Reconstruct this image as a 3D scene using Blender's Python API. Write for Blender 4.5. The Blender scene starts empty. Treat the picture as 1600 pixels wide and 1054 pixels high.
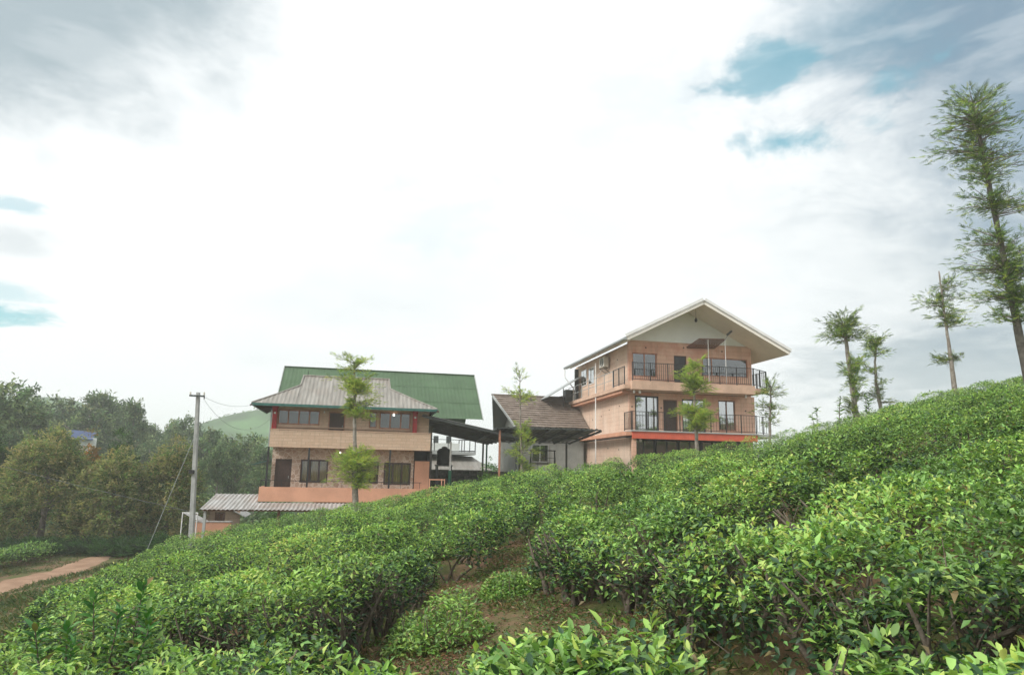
import bpy, bmesh, math, random
import numpy as np
from mathutils import Vector, Matrix

random.seed(7)
rng = np.random.default_rng(11)
S = bpy.context.scene
COL = S.collection
R = math.radians
PI = math.pi

# ------------------------------------------------------------------ camera
PITCH = math.atan(208 / 1100.0)
ROLL = 0.02
cd = bpy.data.cameras.new('camera')
cd.sensor_width = 36.0
cd.lens = 36.0 * 1100 / 1600
cd.clip_start = 0.05
cd.clip_end = 6000
cam = bpy.data.objects.new('camera', cd)
COL.objects.link(cam)
cam.matrix_world = Matrix.Rotation(PI / 2 + PITCH, 4, 'X') @ Matrix.Rotation(ROLL, 4, 'Z')
S.camera = cam

# ------------------------------------------------------------------ render, colour
S.render.engine = 'CYCLES'
S.view_settings.view_transform = 'Standard'
S.view_settings.look = 'None'
S.view_settings.gamma = 1.0
S.view_settings.exposure = 0.42
S.view_settings.use_curve_mapping = False
S.cycles.max_bounces = 8
S.cycles.diffuse_bounces = 3
S.cycles.glossy_bounces = 3
S.cycles.transmission_bounces = 4
S.cycles.transparent_max_bounces = 8
S.cycles.volume_bounces = 3
S.cycles.use_denoising = True
S.cycles.sample_clamp_indirect = 6.0

SUN_AZ = R(235)          # compass-like: direction the light comes from, measured from +Y clockwise
SUN_EL = R(42)
sun_from = Vector((math.sin(SUN_AZ) * math.cos(SUN_EL), math.cos(SUN_AZ) * math.cos(SUN_EL), math.sin(SUN_EL)))


# ------------------------------------------------------------------ node helpers
class NT:
    def __init__(s, tree):
        s.t = tree

    def n(s, typ, **kw):
        nd = s.t.nodes.new(typ)
        for k, v in kw.items():
            setattr(nd, k, v)
        return nd

    def link(s, a, b):
        s.t.links.new(a, b)

    def put(s, sock, v):
        if isinstance(v, bpy.types.NodeSocket):
            s.t.links.new(v, sock)
        elif isinstance(v, (tuple, list)) and len(v) == 3 and sock.type == 'RGBA':
            sock.default_value = (*v, 1)
        else:
            sock.default_value = v

    def math(s, op, a, b=0.0, c=None, clamp=False):
        m = s.n('ShaderNodeMath', operation=op, use_clamp=clamp)
        s.put(m.inputs[0], a)
        s.put(m.inputs[1], b)
        if c is not None:
            s.put(m.inputs[2], c)
        return m.outputs[0]

    def vec(s, op, a, b=(0, 0, 0)):
        m = s.n('ShaderNodeVectorMath', operation=op)
        s.put(m.inputs[0], a)
        s.put(m.inputs[1], b)
        return m.outputs['Value'] if op in ('DOT_PRODUCT', 'LENGTH', 'DISTANCE') else m.outputs['Vector']

    def noise(s, vec, scale, detail=3.0, rough=0.55, dist=0.0):
        m = s.n('ShaderNodeTexNoise')
        if vec is not None:
            s.link(vec, m.inputs['Vector'])
        m.inputs['Scale'].default_value = scale
        m.inputs['Detail'].default_value = detail
        m.inputs['Roughness'].default_value = rough
        m.inputs['Distortion'].default_value = dist
        return m.outputs['Fac']

    def step(s, v, lo, hi, smooth=True):
        m = s.n('ShaderNodeMapRange')
        m.interpolation_type = 'SMOOTHSTEP' if smooth else 'LINEAR'
        s.put(m.inputs['Value'], v)
        s.put(m.inputs['From Min'], lo)
        s.put(m.inputs['From Max'], hi)
        return m.outputs['Result']

    def mix(s, f, a, b, mode='MIX'):
        m = s.n('ShaderNodeMix', data_type='RGBA', blend_type=mode)
        s.put(m.inputs[0], f)
        s.put(m.inputs[6], a)
        s.put(m.inputs[7], b)
        return m.outputs[2]


# ------------------------------------------------------------------ world: Nishita sky behind broken bright cloud
def ray(px, py):
    x = (px - 800) / 1100.0
    y = -(py - 527) / 1100.0
    c, s_ = math.cos(ROLL), math.sin(ROLL)
    x, y = c * x - s_ * y, s_ * x + c * y
    d = Vector((x, math.cos(PITCH) - y * math.sin(PITCH), math.sin(PITCH) + y * math.cos(PITCH)))
    return d.normalized()


def make_world():
    w = bpy.data.worlds.new('World')
    S.world = w
    w.use_nodes = True
    t = NT(w.node_tree)
    w.node_tree.nodes.clear()
    out = t.n('ShaderNodeOutputWorld')
    bg = t.n('ShaderNodeBackground')
    sky = t.n('ShaderNodeTexSky', sky_type='NISHITA')
    sky.sun_disc = False
    sky.sun_elevation = SUN_EL
    sky.sun_rotation = SUN_AZ
    sky.air_density = 1.0
    sky.dust_density = 0.6
    tc = t.n('ShaderNodeTexCoord')
    d = t.vec('NORMALIZE', tc.outputs['Generated'])
    # cloud layer coordinates: the direction pierced through a flat layer
    sep = t.n('ShaderNodeSeparateXYZ')
    t.link(d, sep.inputs[0])
    den = t.math('ADD', t.math('MAXIMUM', sep.outputs[2], 0.0), 0.22)
    cmb = t.n('ShaderNodeCombineXYZ')
    t.link(t.math('DIVIDE', sep.outputs[0], den), cmb.inputs[0])
    t.link(t.math('DIVIDE', sep.outputs[1], den), cmb.inputs[1])
    p = cmb.outputs[0]
    n1 = t.noise(p, 1.6, 6, 0.58, 0.4)
    n2 = t.noise(t.vec('ADD', p, (7.3, 2.1, 4.0)), 3.4, 6, 0.6, 0.5)
    n3 = t.noise(t.vec('ADD', p, (1.3, 9.1, 2.0)), 0.8, 4, 0.5, 0.2)
    n4 = t.noise(t.vec('ADD', p, (3.3, 4.1, 1.0)), 9.0, 5, 0.6, 0.3)
    wig = t.math('SUBTRACT', n2, 0.5)
    wig4 = t.math('MULTIPLY', t.math('SUBTRACT', n4, 0.5), 0.45)
    wig1 = t.math('SUBTRACT', n1, 0.5)

    def blob(px, py, rad, soft, wob=0.25, sx=1.0, sz=1.0):
        """soft patch of cloud or gap round one direction of the sky"""
        c = ray(px, py)
        df = t.vec('SUBTRACT', d, tuple(c))
        if sx != 1.0 or sz != 1.0:
            df = t.vec('MULTIPLY', df, (sx, 1.0, sz))
        r = t.vec('LENGTH', df)
        r = t.math('ADD', r, t.math('ADD', t.math('MULTIPLY', t.math('ADD', wig, wig4), wob), t.math('MULTIPLY', wig1, wob * 0.6)))
        return t.step(r, rad + soft, rad - soft)

    def mx(*a):
        r = a[0]
        for b in a[1:]:
            r = t.math('MAXIMUM', r, b)
        return r

    grey = mx(blob(60, 10, 0.115, 0.075, 0.20),
              blob(230, -70, 0.11, 0.08, 0.20),
              t.math('MULTIPLY', blob(1590, 430, 0.20, 0.20, 0.30), 0.6),
              t.math('MULTIPLY', blob(1500, 575, 0.11, 0.11, 0.30, 0.5, 2.2), 0.95),
              t.math('MULTIPLY', blob(10, 372, 0.022, 0.030, 0.15, 0.6, 2.2), 0.4),
              t.math('MULTIPLY', t.step(n3, 0.62, 0.8), 0.25))
    slate = mx(blob(1490, -20, 0.12, 0.16, 0.40), blob(1650, 180, 0.14, 0.15, 0.35),
               t.math('MULTIPLY', blob(1330, 60, 0.06, 0.11, 0.45), 0.35),
               t.math('MULTIPLY', blob(1405, 165, 0.02, 0.05, 0.35), 0.8))
    gap = mx(t.math('MULTIPLY', blob(1198, 112, 0.012, 0.028, 0.26), 0.85), blob(1240, 228, 0.014, 0.030, 0.22, 0.55, 1.5),
             t.math('MULTIPLY', blob(1370, 185, 0.010, 0.030, 0.25), 0.7), t.math('MULTIPLY', blob(5, 492, 0.026, 0.016, 0.13, 0.45, 3.2), 1.0), t.math('MULTIPLY', blob(0, 455, 0.014, 0.014, 0.10, 0.5, 2.5), 0.5),
             t.math('MULTIPLY', blob(25, 322, 0.008, 0.014, 0.12, 0.5, 2.5), 0.55),
             t.math('MULTIPLY', blob(690, 325, 0.02, 0.06, 0.5), 0.13),
             t.math('MULTIPLY', blob(960, 155, 0.03, 0.06, 0.5, 0.5, 1.5), 0.13),
             t.math('MULTIPLY', blob(1290, 40, 0.02, 0.07, 0.4), 0.25))
    white = (0.80, 0.83, 0.84)
    c = t.mix(t.math('MULTIPLY', t.step(n2, 0.52, 0.8), 0.05), white, (0.74, 0.82, 0.85))
    c = t.mix(grey, c, (0.33, 0.405, 0.445))
    c = t.mix(t.math('MULTIPLY', slate, 0.95), c, (0.14, 0.235, 0.325))
    sk = t.vec('MULTIPLY', sky.outputs['Color'], (0.125, 0.195, 0.15))
    sk = t.mix(0.6, sk, (0.13, 0.35, 0.44))
    c = t.mix(t.math('MULTIPLY', gap, 0.92), c, sk)
    # streaks of the bright layer running across the grey ones
    streak = t.noise(t.vec('MULTIPLY', d, (5.0, 5.0, 26.0)), 1.0, 4, 0.55, 0.3)
    c = t.mix(t.math('MULTIPLY', t.step(streak, 0.54, 0.70), 0.20), c, white)
    t.link(c, bg.inputs['Color'])
    bg.inputs['Strength'].default_value = 1.0
    t.link(bg.outputs[0], out.inputs['Surface'])


make_world()

sd = bpy.data.lights.new('sun', 'SUN')
sd.energy = 2.5
sd.angle = R(18)
sd.color = (1.0, 0.955, 0.89)
sun = bpy.data.objects.new('sun', sd)
COL.objects.link(sun)
sun.location = (0, 0, 40)
sun.rotation_euler = (-sun_from).to_track_quat('-Z', 'Y').to_euler()

# ------------------------------------------------------------------ object helpers
def tag(o, label=None, cat=None, group=None, kind=None):
    if label:
        o['label'] = label
    if cat:
        o['category'] = cat
    if group:
        o['group'] = group
    if kind:
        o['kind'] = kind
    return o


def empty(name, loc, rz=0.0, label=None, cat=None, group=None):
    o = bpy.data.objects.new(name, None)
    o.empty_display_size = 0.3
    COL.objects.link(o)
    o.location = loc
    o.rotation_euler = (0, 0, rz)
    return tag(o, label, cat, group)


def link(name, me, parent=None, loc=None):
    o = bpy.data.objects.new(name, me)
    COL.objects.link(o)
    if parent is not None:
        o.parent = parent
    if loc is not None:
        o.location = loc
    return o


def copy_tree(o, parent=None):
    c = o.copy()
    COL.objects.link(c)
    c.parent = parent
    for ch in list(o.children):
        copy_tree(ch, c)
    return c


class MB:
    """collects boxes, tubes and sheets for ONE mesh"""
    def __init__(s):
        s.v = []
        s.f = []

    def add(s, vs, fs):
        o = len(s.v)
        s.v += [tuple(p) for p in vs]
        s.f += [tuple(i + o for i in f) for f in fs]
        return s

    def box(s, x0, x1, y0, y1, z0, z1):
        return s.add([(x0, y0, z0), (x1, y0, z0), (x1, y1, z0), (x0, y1, z0), (x0, y0, z1), (x1, y0, z1), (x1, y1, z1), (x0, y1, z1)],
                     [(0, 3, 2, 1), (4, 5, 6, 7), (0, 1, 5, 4), (1, 2, 6, 5), (2, 3, 7, 6), (3, 0, 4, 7)])

    def bar(s, p, q, w, h=None):
        p = Vector(p)
        q = Vector(q)
        h = h or w
        d = (q - p).normalized()
        up = Vector((0, 0, 1)) if abs(d.z) < 0.95 else Vector((0, 1, 0))
        a = d.cross(up).normalized() * (w / 2)
        b = a.cross(d).normalized() * (h / 2)
        vs = [p - a - b, p + a - b, p + a + b, p - a + b, q - a - b, q + a - b, q + a + b, q - a + b]
        return s.add(vs, [(0, 1, 2, 3), (7, 6, 5, 4), (0, 4, 5, 1), (1, 5, 6, 2), (2, 6, 7, 3), (3, 7, 4, 0)])

    def tube(s, pts, rad, n=6, cap=True):
        pts = [Vector(p) for p in pts]
        if not isinstance(rad, (list, tuple)):
            rad = [rad] * len(pts)
        o = len(s.v)
        ref = Vector((0.3, 0.9, 0.2)).normalized()
        for i, p in enumerate(pts):
            d = (pts[min(i + 1, len(pts) - 1)] - pts[max(i - 1, 0)]).normalized()
            a = d.cross(ref)
            if a.length < 0.05:
                a = d.cross(Vector((1, 0, 0)))
            a.normalize()
            b = d.cross(a)
            for k in range(n):
                t = 2 * PI * k / n
                s.v.append(tuple(p + (a * math.cos(t) + b * math.sin(t)) * rad[i]))
        for i in range(len(pts) - 1):
            for k in range(n):
                k2 = (k + 1) % n
                s.f.append((o + i * n + k, o + i * n + k2, o + (i + 1) * n + k2, o + (i + 1) * n + k))
        if cap:
            s.f.append(tuple(o + k for k in reversed(range(n))))
            s.f.append(tuple(o + (len(pts) - 1) * n + k for k in range(n)))
        return s

    def lathe(s, cx, cy, prof, n=16):
        o = len(s.v)
        for r, z in prof:
            for k in range(n):
                t = 2 * PI * k / n
                s.v.append((cx + r * math.cos(t), cy + r * math.sin(t), z))
        for i in range(len(prof) - 1):
            for k in range(n):
                k2 = (k + 1) % n
                s.f.append((o + i * n + k, o + i * n + k2, o + (i + 1) * n + k2, o + (i + 1) * n + k))
        s.f.append(tuple(o + k for k in reversed(range(n))))
        s.f.append(tuple(o + (len(prof) - 1) * n + k for k in range(n)))
        return s

    def slab(s, p00, p10, p11, p01, th):
        """a sheet through four corners with thickness th downwards along its normal"""
        q = [Vector(p) for p in (p00, p10, p11, p01)]
        nrm = (q[1] - q[0]).cross(q[3] - q[0]).normalized()
        vs = q + [p - nrm * th for p in q]
        return s.add(vs, [(0, 1, 2, 3), (7, 6, 5, 4), (0, 4, 5, 1), (1, 5, 6, 2), (2, 6, 7, 3), (3, 7, 4, 0)])

    def wall(s, a0, a1, z0, z1, b0, b1, holes=()):
        """a wall between b0 (front) and b1 with real openings (a0,a1,z0,z1)"""
        A = sorted({a0, a1, *[h[0] for h in holes], *[h[1] for h in holes]})
        Z = sorted({z0, z1, *[h[2] for h in holes], *[h[3] for h in holes]})
        A = [a for a in A if a0 <= a <= a1]
        Z = [z for z in Z if z0 <= z <= z1]

        def solid(i, j):
            if i < 0 or j < 0 or i >= len(A) - 1 or j >= len(Z) - 1:
                return False
            ca, cz = (A[i] + A[i + 1]) / 2, (Z[j] + Z[j + 1]) / 2
            return not any(h[0] < ca < h[1] and h[2] < cz < h[3] for h in holes)
        for i in range(len(A) - 1):
            for j in range(len(Z) - 1):
                if not solid(i, j):
                    continue
                x0, x1, y0, y1 = A[i], A[i + 1], Z[j], Z[j + 1]
                s.add([(x0, b0, y0), (x1, b0, y0), (x1, b0, y1), (x0, b0, y1)], [(0, 1, 2, 3)])
                s.add([(x0, b1, y0), (x1, b1, y0), (x1, b1, y1), (x0, b1, y1)], [(3, 2, 1, 0)])
                if not solid(i - 1, j):
                    s.add([(x0, b0, y0), (x0, b1, y0), (x0, b1, y1), (x0, b0, y1)], [(3, 2, 1, 0)])
                if not solid(i + 1, j):
                    s.add([(x1, b0, y0), (x1, b1, y0), (x1, b1, y1), (x1, b0, y1)], [(0, 1, 2, 3)])
                if not solid(i, j - 1):
                    s.add([(x0, b0, y0), (x1, b0, y0), (x1, b1, y0), (x0, b1, y0)], [(3, 2, 1, 0)])
                if not solid(i, j + 1):
                    s.add([(x0, b0, y1), (x1, b0, y1), (x1, b1, y1), (x0, b1, y1)], [(0, 1, 2, 3)])
        return s

    def mesh(s, name, mat, smooth=False):
        me = bpy.data.meshes.new(name)
        me.from_pydata(s.v, [], s.f)
        if mat:
            me.materials.append(mat)
        if smooth:
            me.polygons.foreach_set('use_smooth', [True] * len(me.polygons))
        me.update()
        return me

    def build(s, name, mat, parent=None, smooth=False, bevel=0.0, loc=None):
        me = s.mesh(name, mat, smooth)
        if bevel:
            bm = bmesh.new()
            bm.from_mesh(me)
            bmesh.ops.remove_doubles(bm, verts=bm.verts, dist=1e-5)
            bmesh.ops.bevel(bm, geom=bm.edges[:], offset=bevel, segments=1, affect='EDGES', clamp_overlap=True)
            bm.to_mesh(me)
            bm.free()
        return link(name, me, parent, loc)


def tri_mesh(name, V, F, mat, colors=None, smooth=False):
    me = bpy.data.meshes.new(name)
    V = np.ascontiguousarray(V, dtype=np.float32)
    F = np.ascontiguousarray(F, dtype=np.int32)
    me.vertices.add(len(V))
    me.vertices.foreach_set('co', V.ravel())
    k = F.shape[1]
    me.loops.add(F.size)
    me.loops.foreach_set('vertex_index', F.ravel())
    me.polygons.add(len(F))
    me.polygons.foreach_set('loop_start', np.arange(0, F.size, k, dtype=np.int32))
    me.polygons.foreach_set('use_smooth', np.full(len(F), smooth))
    if colors is not None:
        at = me.attributes.new('tint', 'FLOAT_COLOR', 'POINT')
        c = np.ones((len(V), 4), dtype=np.float32)
        c[:, :3] = colors
        at.data.foreach_set('color', c.ravel())
    me.materials.append(mat)
    me.update()
    me.validate()
    return me


# ------------------------------------------------------------------ materials
MATS = {}


def mat(name, col, rough=0.7, var=0.12, scale=3.0, col2=None, bump=0.0, bscale=20.0, metal=0.0, spec=0.4, stain=0.0, stretch=None):
    m = bpy.data.materials.new(name)
    m.use_nodes = True
    t = NT(m.node_tree)
    b = m.node_tree.nodes['Principled BSDF']
    tc = t.n('ShaderNodeTexCoord')
    v = tc.outputs['Object']
    if stretch:
        v = t.vec('MULTIPLY', v, stretch)
    n = t.noise(v, scale, 5, 0.6)
    c2 = col2 or tuple(x * (1 - 2.2 * var) for x in col)
    c1 = col if col2 else tuple(min(1, x * (1 + var)) for x in col)
    c = t.mix(t.step(n, 0.32, 0.68), c1, c2)
    if stain:
        s2 = t.noise(t.vec('MULTIPLY', tc.outputs['Object'], (3.0, 3.0, 0.5)), 2.2, 5, 0.65)
        c = t.mix(t.math('MULTIPLY', t.step(s2, 0.55, 0.78), stain), c, tuple(x * 0.45 for x in col))
    t.link(c, b.inputs['Base Color'])
    b.inputs['Roughness'].default_value = rough
    b.inputs['Metallic'].default_value = metal
    b.inputs['Specular IOR Level'].default_value = spec
    if bump:
        bn = t.n('ShaderNodeBump')
        bn.inputs['Strength'].default_value = bump
        bn.inputs['Distance'].default_value = 0.03
        t.link(t.noise(v, bscale, 4, 0.6), bn.inputs['Height'])
        t.link(bn.outputs[0], b.inputs['Normal'])
    MATS[name] = m
    return m


def leaf_mat(name, rough=0.42, trans=0.28, spec=0.45):
    m = bpy.data.materials.new(name)
    m.use_nodes = True
    t = NT(m.node_tree)
    b = m.node_tree.nodes['Principled BSDF']
    out = m.node_tree.nodes['Material Output']
    at = t.n('ShaderNodeAttribute', attribute_name='tint')
    t.link(at.outputs['Color'], b.inputs['Base Color'])
    b.inputs['Roughness'].default_value = rough
    b.inputs['Specular IOR Level'].default_value = spec
    tr = t.n('ShaderNodeBsdfTranslucent')
    t.link(t.vec('MULTIPLY', at.outputs['Color'], (1.35, 1.35, 0.8)), tr.inputs['Color'])
    mx = t.n('ShaderNodeMixShader')
    mx.inputs[0].default_value = trans
    t.link(b.outputs[0], mx.inputs[1])
    t.link(tr.outputs[0], mx.inputs[2])
    t.link(mx.outputs[0], out.inputs['Surface'])
    MATS[name] = m
    return m


def glass_mat(name, tint, refl, rough=0.03):
    m = bpy.data.materials.new(name)
    m.use_nodes = True
    t = NT(m.node_tree)
    m.node_tree.nodes.clear()
    out = t.n('ShaderNodeOutputMaterial')
    tr = t.n('ShaderNodeBsdfTransparent')
    tr.inputs[0].default_value = (*tint, 1)
    gl = t.n('ShaderNodeBsdfGlossy')
    gl.inputs['Color'].default_value = (0.92, 0.95, 0.96, 1)
    gl.inputs['Roughness'].default_value = rough
    fr = t.n('ShaderNodeLayerWeight')
    fr.inputs['Blend'].default_value = 0.25
    f = t.math('ADD', t.math('MULTIPLY', fr.outputs['Fresnel'], 0.8), refl, clamp=True)
    tc = t.n('ShaderNodeTexCoord')
    bn = t.n('ShaderNodeBump')
    bn.inputs['Strength'].default_value = 0.05
    t.link(t.noise(tc.outputs['Object'], 2.5, 2), bn.inputs['Height'])
    t.link(bn.outputs[0], gl.inputs['Normal'])
    mx = t.n('ShaderNodeMixShader')
    t.link(f, mx.inputs[0])
    t.link(tr.outputs[0], mx.inputs[1])
    t.link(gl.outputs[0], mx.inputs[2])
    t.link(mx.outputs[0], out.inputs['Surface'])
    MATS[name] = m
    return m


def emit_mat(name, col, s):
    m = bpy.data.materials.new(name)
    m.use_nodes = True
    b = m.node_tree.nodes['Principled BSDF']
    b.inputs['Base Color'].default_value = (*col, 1)
    b.inputs['Emission Color'].default_value = (*col, 1)
    b.inputs['Emission Strength'].default_value = s
    MATS[name] = m
    return m


M_leaf = leaf_mat('tea_leaf', 0.48, 0.22, 0.45)
M_tree_leaf = leaf_mat('tree_leaf', 0.5, 0.48, 0.35)
M_far_leaf = leaf_mat('far_leaf', 0.7, 0.15, 0.2)
M_stem = mat('tea_stem', (0.10, 0.075, 0.052), 0.85, 0.2, 12, col2=(0.17, 0.145, 0.115), bump=0.4, bscale=60)
M_bark = mat('bark', (0.15, 0.125, 0.10), 0.9, 0.2, 7, col2=(0.29, 0.265, 0.235), bump=0.8, bscale=18)
M_bark_dk = mat('dark_bark', (0.055, 0.048, 0.040), 0.9, 0.2, 7, col2=(0.11, 0.10, 0.085), bump=0.8, bscale=18)
M_conc = mat('pole_concrete', (0.36, 0.37, 0.36), 0.85, 0.10, 3, bump=0.2, stain=0.3)
M_cream = mat('plaster_tan', (0.60, 0.405, 0.295), 0.85, 0.08, 1.2, bump=0.15, stain=0.28)
M_orange = mat('plaster_orange', (0.60, 0.31, 0.20), 0.8, 0.07, 1.0, bump=0.1, stain=0.30)
M_dkwood = mat('dark_wood', (0.060, 0.030, 0.022), 0.55, 0.2, 8, stretch=(6, 6, 1))
M_brwood = mat('brown_wood', (0.20, 0.095, 0.055), 0.6, 0.2, 8, stretch=(6, 6, 1))
M_frame = mat('tan_wood', (0.42, 0.19, 0.12), 0.6, 0.15, 8)
M_red = mat('red_paint', (0.42, 0.018, 0.022), 0.5, 0.1, 4)
M_teal = mat('teal_fascia', (0.035, 0.135, 0.115), 0.5, 0.1, 4)
M_green = mat('green_sheet', (0.072, 0.128, 0.066), 0.75, 0.09, 0.5, stain=0.28)
M_black = mat('black_metal', (0.012, 0.012, 0.014), 0.45, 0.1, 6, spec=0.5)
M_steel = mat('dark_steel', (0.045, 0.055, 0.053), 0.5, 0.15, 4, spec=0.5)
M_white = mat('white_paint', (0.80, 0.80, 0.78), 0.6, 0.03, 2, stain=0.08)
M_gutter = mat('grey_gutter', (0.34, 0.37, 0.37), 0.45, 0.1, 3)
M_grey = mat('grey_plaster', (0.40, 0.42, 0.41), 0.85, 0.08, 1.5, stain=0.25)
M_gold = mat('curtain_cloth', (0.60, 0.42, 0.19), 0.9, 0.2, 5, stretch=(7, 7, 0.3))
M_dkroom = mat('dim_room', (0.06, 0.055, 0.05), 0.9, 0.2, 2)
M_blue = mat('blue_sheet', (0.035, 0.065, 0.16), 0.6, 0.1, 1.0)
M_tank = mat('tank_plastic', (0.010, 0.011, 0.013), 0.5, 0.1, 3)
M_gpaint = mat('green_paint', (0.01, 0.13, 0.07), 0.5, 0.1, 3)
M_tile = mat('clay_tile', (0.165, 0.125, 0.098), 0.85, 0.2, 2.0, col2=(0.25, 0.205, 0.17), bump=0.3, stain=0.55)
M_ac = mat('appliance_white', (0.62, 0.60, 0.53), 0.5, 0.06, 3, stain=0.2)
M_glass_lo = glass_mat('clear_glass', (0.88, 0.90, 0.88), 0.05)
M_glass_up = glass_mat('window_glass', (0.40, 0.46, 0.44), 0.09)
M_glass_sky = glass_mat('tinted_glass', (0.10, 0.13, 0.15), 0.52, 0.02)
M_glass_dk = glass_mat('smoked_glass', (0.08, 0.10, 0.11), 0.22, 0.03)
M_bulb = emit_mat('lit_bulb', (1.0, 0.95, 0.85), 6.0)


def sheet_mat(name, c1, c2, streak, metal=0.15, rough=0.55):
    """weathered corrugated sheet: streaks run down the slope"""
    m = bpy.data.materials.new(name)
    m.use_nodes = True
    t = NT(m.node_tree)
    b = m.node_tree.nodes['Principled BSDF']
    tc = t.n('ShaderNodeTexCoord')
    v = t.vec('MULTIPLY', tc.outputs['Object'], (1.0, 0.12, 0.2))
    n = t.noise(v, 5.0, 5, 0.6)
    n2 = t.noise(tc.outputs['Object'], 0.9, 4, 0.6)
    c = t.mix(t.step(n, 0.35, 0.65), c1, c2)
    c = t.mix(t.math('MULTIPLY', t.step(n2, 0.45, 0.75), 0.6), c, streak)
    t.link(c, b.inputs['Base Color'])
    b.inputs['Roughness'].default_value = rough
    b.inputs['Metallic'].default_value = metal
    MATS[name] = m
    return m


M_tin = sheet_mat('grey_sheet', (0.315, 0.30, 0.27), (0.22, 0.205, 0.18), (0.25, 0.205, 0.17))
M_tin2 = sheet_mat('porch_sheet', (0.46, 0.46, 0.45), (0.32, 0.31, 0.29), (0.28, 0.20, 0.16))
M_dkt = sheet_mat('dark_sheet', (0.13, 0.145, 0.135), (0.16, 0.165, 0.15), (0.19, 0.165, 0.13), 0.2, 0.5)
M_glass_slate = glass_mat('slate_glass', (0.16, 0.20, 0.23), 0.16, 0.03)


def clad_mat():
    """flat brown-and-cream crazy stone cladding"""
    m = bpy.data.materials.new('stone_cladding')
    m.use_nodes = True
    t = NT(m.node_tree)
    b = m.node_tree.nodes['Principled BSDF']
    tc = t.n('ShaderNodeTexCoord')
    v = t.vec('MULTIPLY', tc.outputs['Object'], (1.0, 0.0, 1.0))
    vo = t.n('ShaderNodeTexVoronoi', feature='DISTANCE_TO_EDGE')
    t.link(v, vo.inputs['Vector'])
    vo.inputs['Scale'].default_value = 4.4
    vc = t.n('ShaderNodeTexVoronoi')
    t.link(v, vc.inputs['Vector'])
    vc.inputs['Scale'].default_value = 4.4
    n = t.noise(v, 14, 4)
    hs = t.n('ShaderNodeSeparateColor')
    t.link(vc.outputs['Color'], hs.inputs[0])
    c = t.mix(hs.outputs[0], (0.37, 0.245, 0.175), (0.58, 0.44, 0.34))
    c = t.mix(t.math('MULTIPLY', n, 0.35), c, (0.20, 0.12, 0.085))
    c = t.mix(t.step(vo.outputs['Distance'], 0.03, 0.09), (0.58, 0.48, 0.40), c)
    t.link(c, b.inputs['Base Color'])
    b.inputs['Roughness'].default_value = 0.8
    bn = t.n('ShaderNodeBump')
    bn.inputs['Strength'].default_value = 0.6
    bn.inputs['Distance'].default_value = 0.02
    t.link(t.step(vo.outputs['Distance'], 0.0, 0.09), bn.inputs['Height'])
    t.link(bn.outputs[0], b.inputs['Normal'])
    return m


def course_mat(name, c1, c2, cj, ch=0.30, cl=0.75, blot=None, bscale=0.5):
    """thin stone or plaster courses with faint joints"""
    m = bpy.data.materials.new(name)
    m.use_nodes = True
    t = NT(m.node_tree)
    b = m.node_tree.nodes['Principled BSDF']
    tc = t.n('ShaderNodeTexCoord')
    sp = t.n('ShaderNodeSeparateXYZ')
    t.link(tc.outputs['Object'], sp.inputs[0])
    cm = t.n('ShaderNodeCombineXYZ')
    t.link(t.math('ADD', sp.outputs[0], sp.outputs[1]), cm.inputs[0])
    t.link(sp.outputs[2], cm.inputs[1])
    br = t.n('ShaderNodeTexBrick')
    t.link(cm.outputs[0], br.inputs['Vector'])
    br.inputs['Color1'].default_value = (*c1, 1)
    br.inputs['Color2'].default_value = (*c2, 1)
    br.inputs['Mortar'].default_value = (*cj, 1)
    br.inputs['Scale'].default_value = 1.0
    br.inputs['Mortar Size'].default_value = 0.012
    br.inputs['Mortar Smooth'].default_value = 0.6
    br.inputs['Brick Width'].default_value = cl
    br.inputs['Row Height'].default_value = ch
    n = t.noise(tc.outputs['Object'], bscale, 5, 0.6)
    n2 = t.noise(tc.outputs['Object'], 9, 5, 0.65)
    c = br.outputs['Color']
    if blot:
        c = t.mix(t.math('MULTIPLY', t.step(n, 0.42, 0.66), 0.75), c, blot)
    c = t.mix(t.math('MULTIPLY', t.step(n2, 0.5, 0.8), 0.25), c, tuple(x * 0.6 for x in c1))
    # rain streaks and grime
    n5 = t.noise(t.vec('MULTIPLY', tc.outputs['Object'], (2.6, 2.6, 0.28)), 2.0, 6, 0.65)
    c = t.mix(t.math('MULTIPLY', t.step(n5, 0.50, 0.74), 0.38), c, tuple(x * 0.42 for x in c1))
    t.link(c, b.inputs['Base Color'])
    b.inputs['Roughness'].default_value = 0.85
    bn = t.n('ShaderNodeBump')
    bn.inputs['Strength'].default_value = 0.35
    bn.inputs['Distance'].default_value = 0.02
    t.link(t.math('ADD', t.math('MULTIPLY', br.outputs['Fac'], -1.0), t.math('MULTIPLY', n2, 0.5)), bn.inputs['Height'])
    t.link(bn.outputs[0], b.inputs['Normal'])
    MATS[name] = m
    return m


M_clad = clad_mat()
M_par = course_mat('banded_stone', (0.62, 0.46, 0.335), (0.54, 0.385, 0.27), (0.40, 0.28, 0.195), 0.16, 0.45, blot=(0.56, 0.39, 0.27), bscale=2.5)
M_wall = course_mat('pink_plaster', (0.69, 0.45, 0.33), (0.64, 0.40, 0.29), (0.47, 0.27, 0.19), 0.24, 1.1, blot=(0.55, 0.245, 0.165), bscale=0.7)
M_wall2 = course_mat('cream_plaster', (0.66, 0.48, 0.365), (0.61, 0.435, 0.325), (0.44, 0.29, 0.21), 0.26, 1.2, blot=(0.70, 0.56, 0.45), bscale=0.6)
M_redband = mat('red_band', (0.60, 0.115, 0.065), 0.6, 0.06, 1.5)
M_soffit = mat('cream_soffit', (0.84, 0.80, 0.72), 0.7, 0.03, 1.0)
M_gable = mat('pale_gable', (0.80, 0.83, 0.79), 0.7, 0.03, 0.8)


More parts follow.
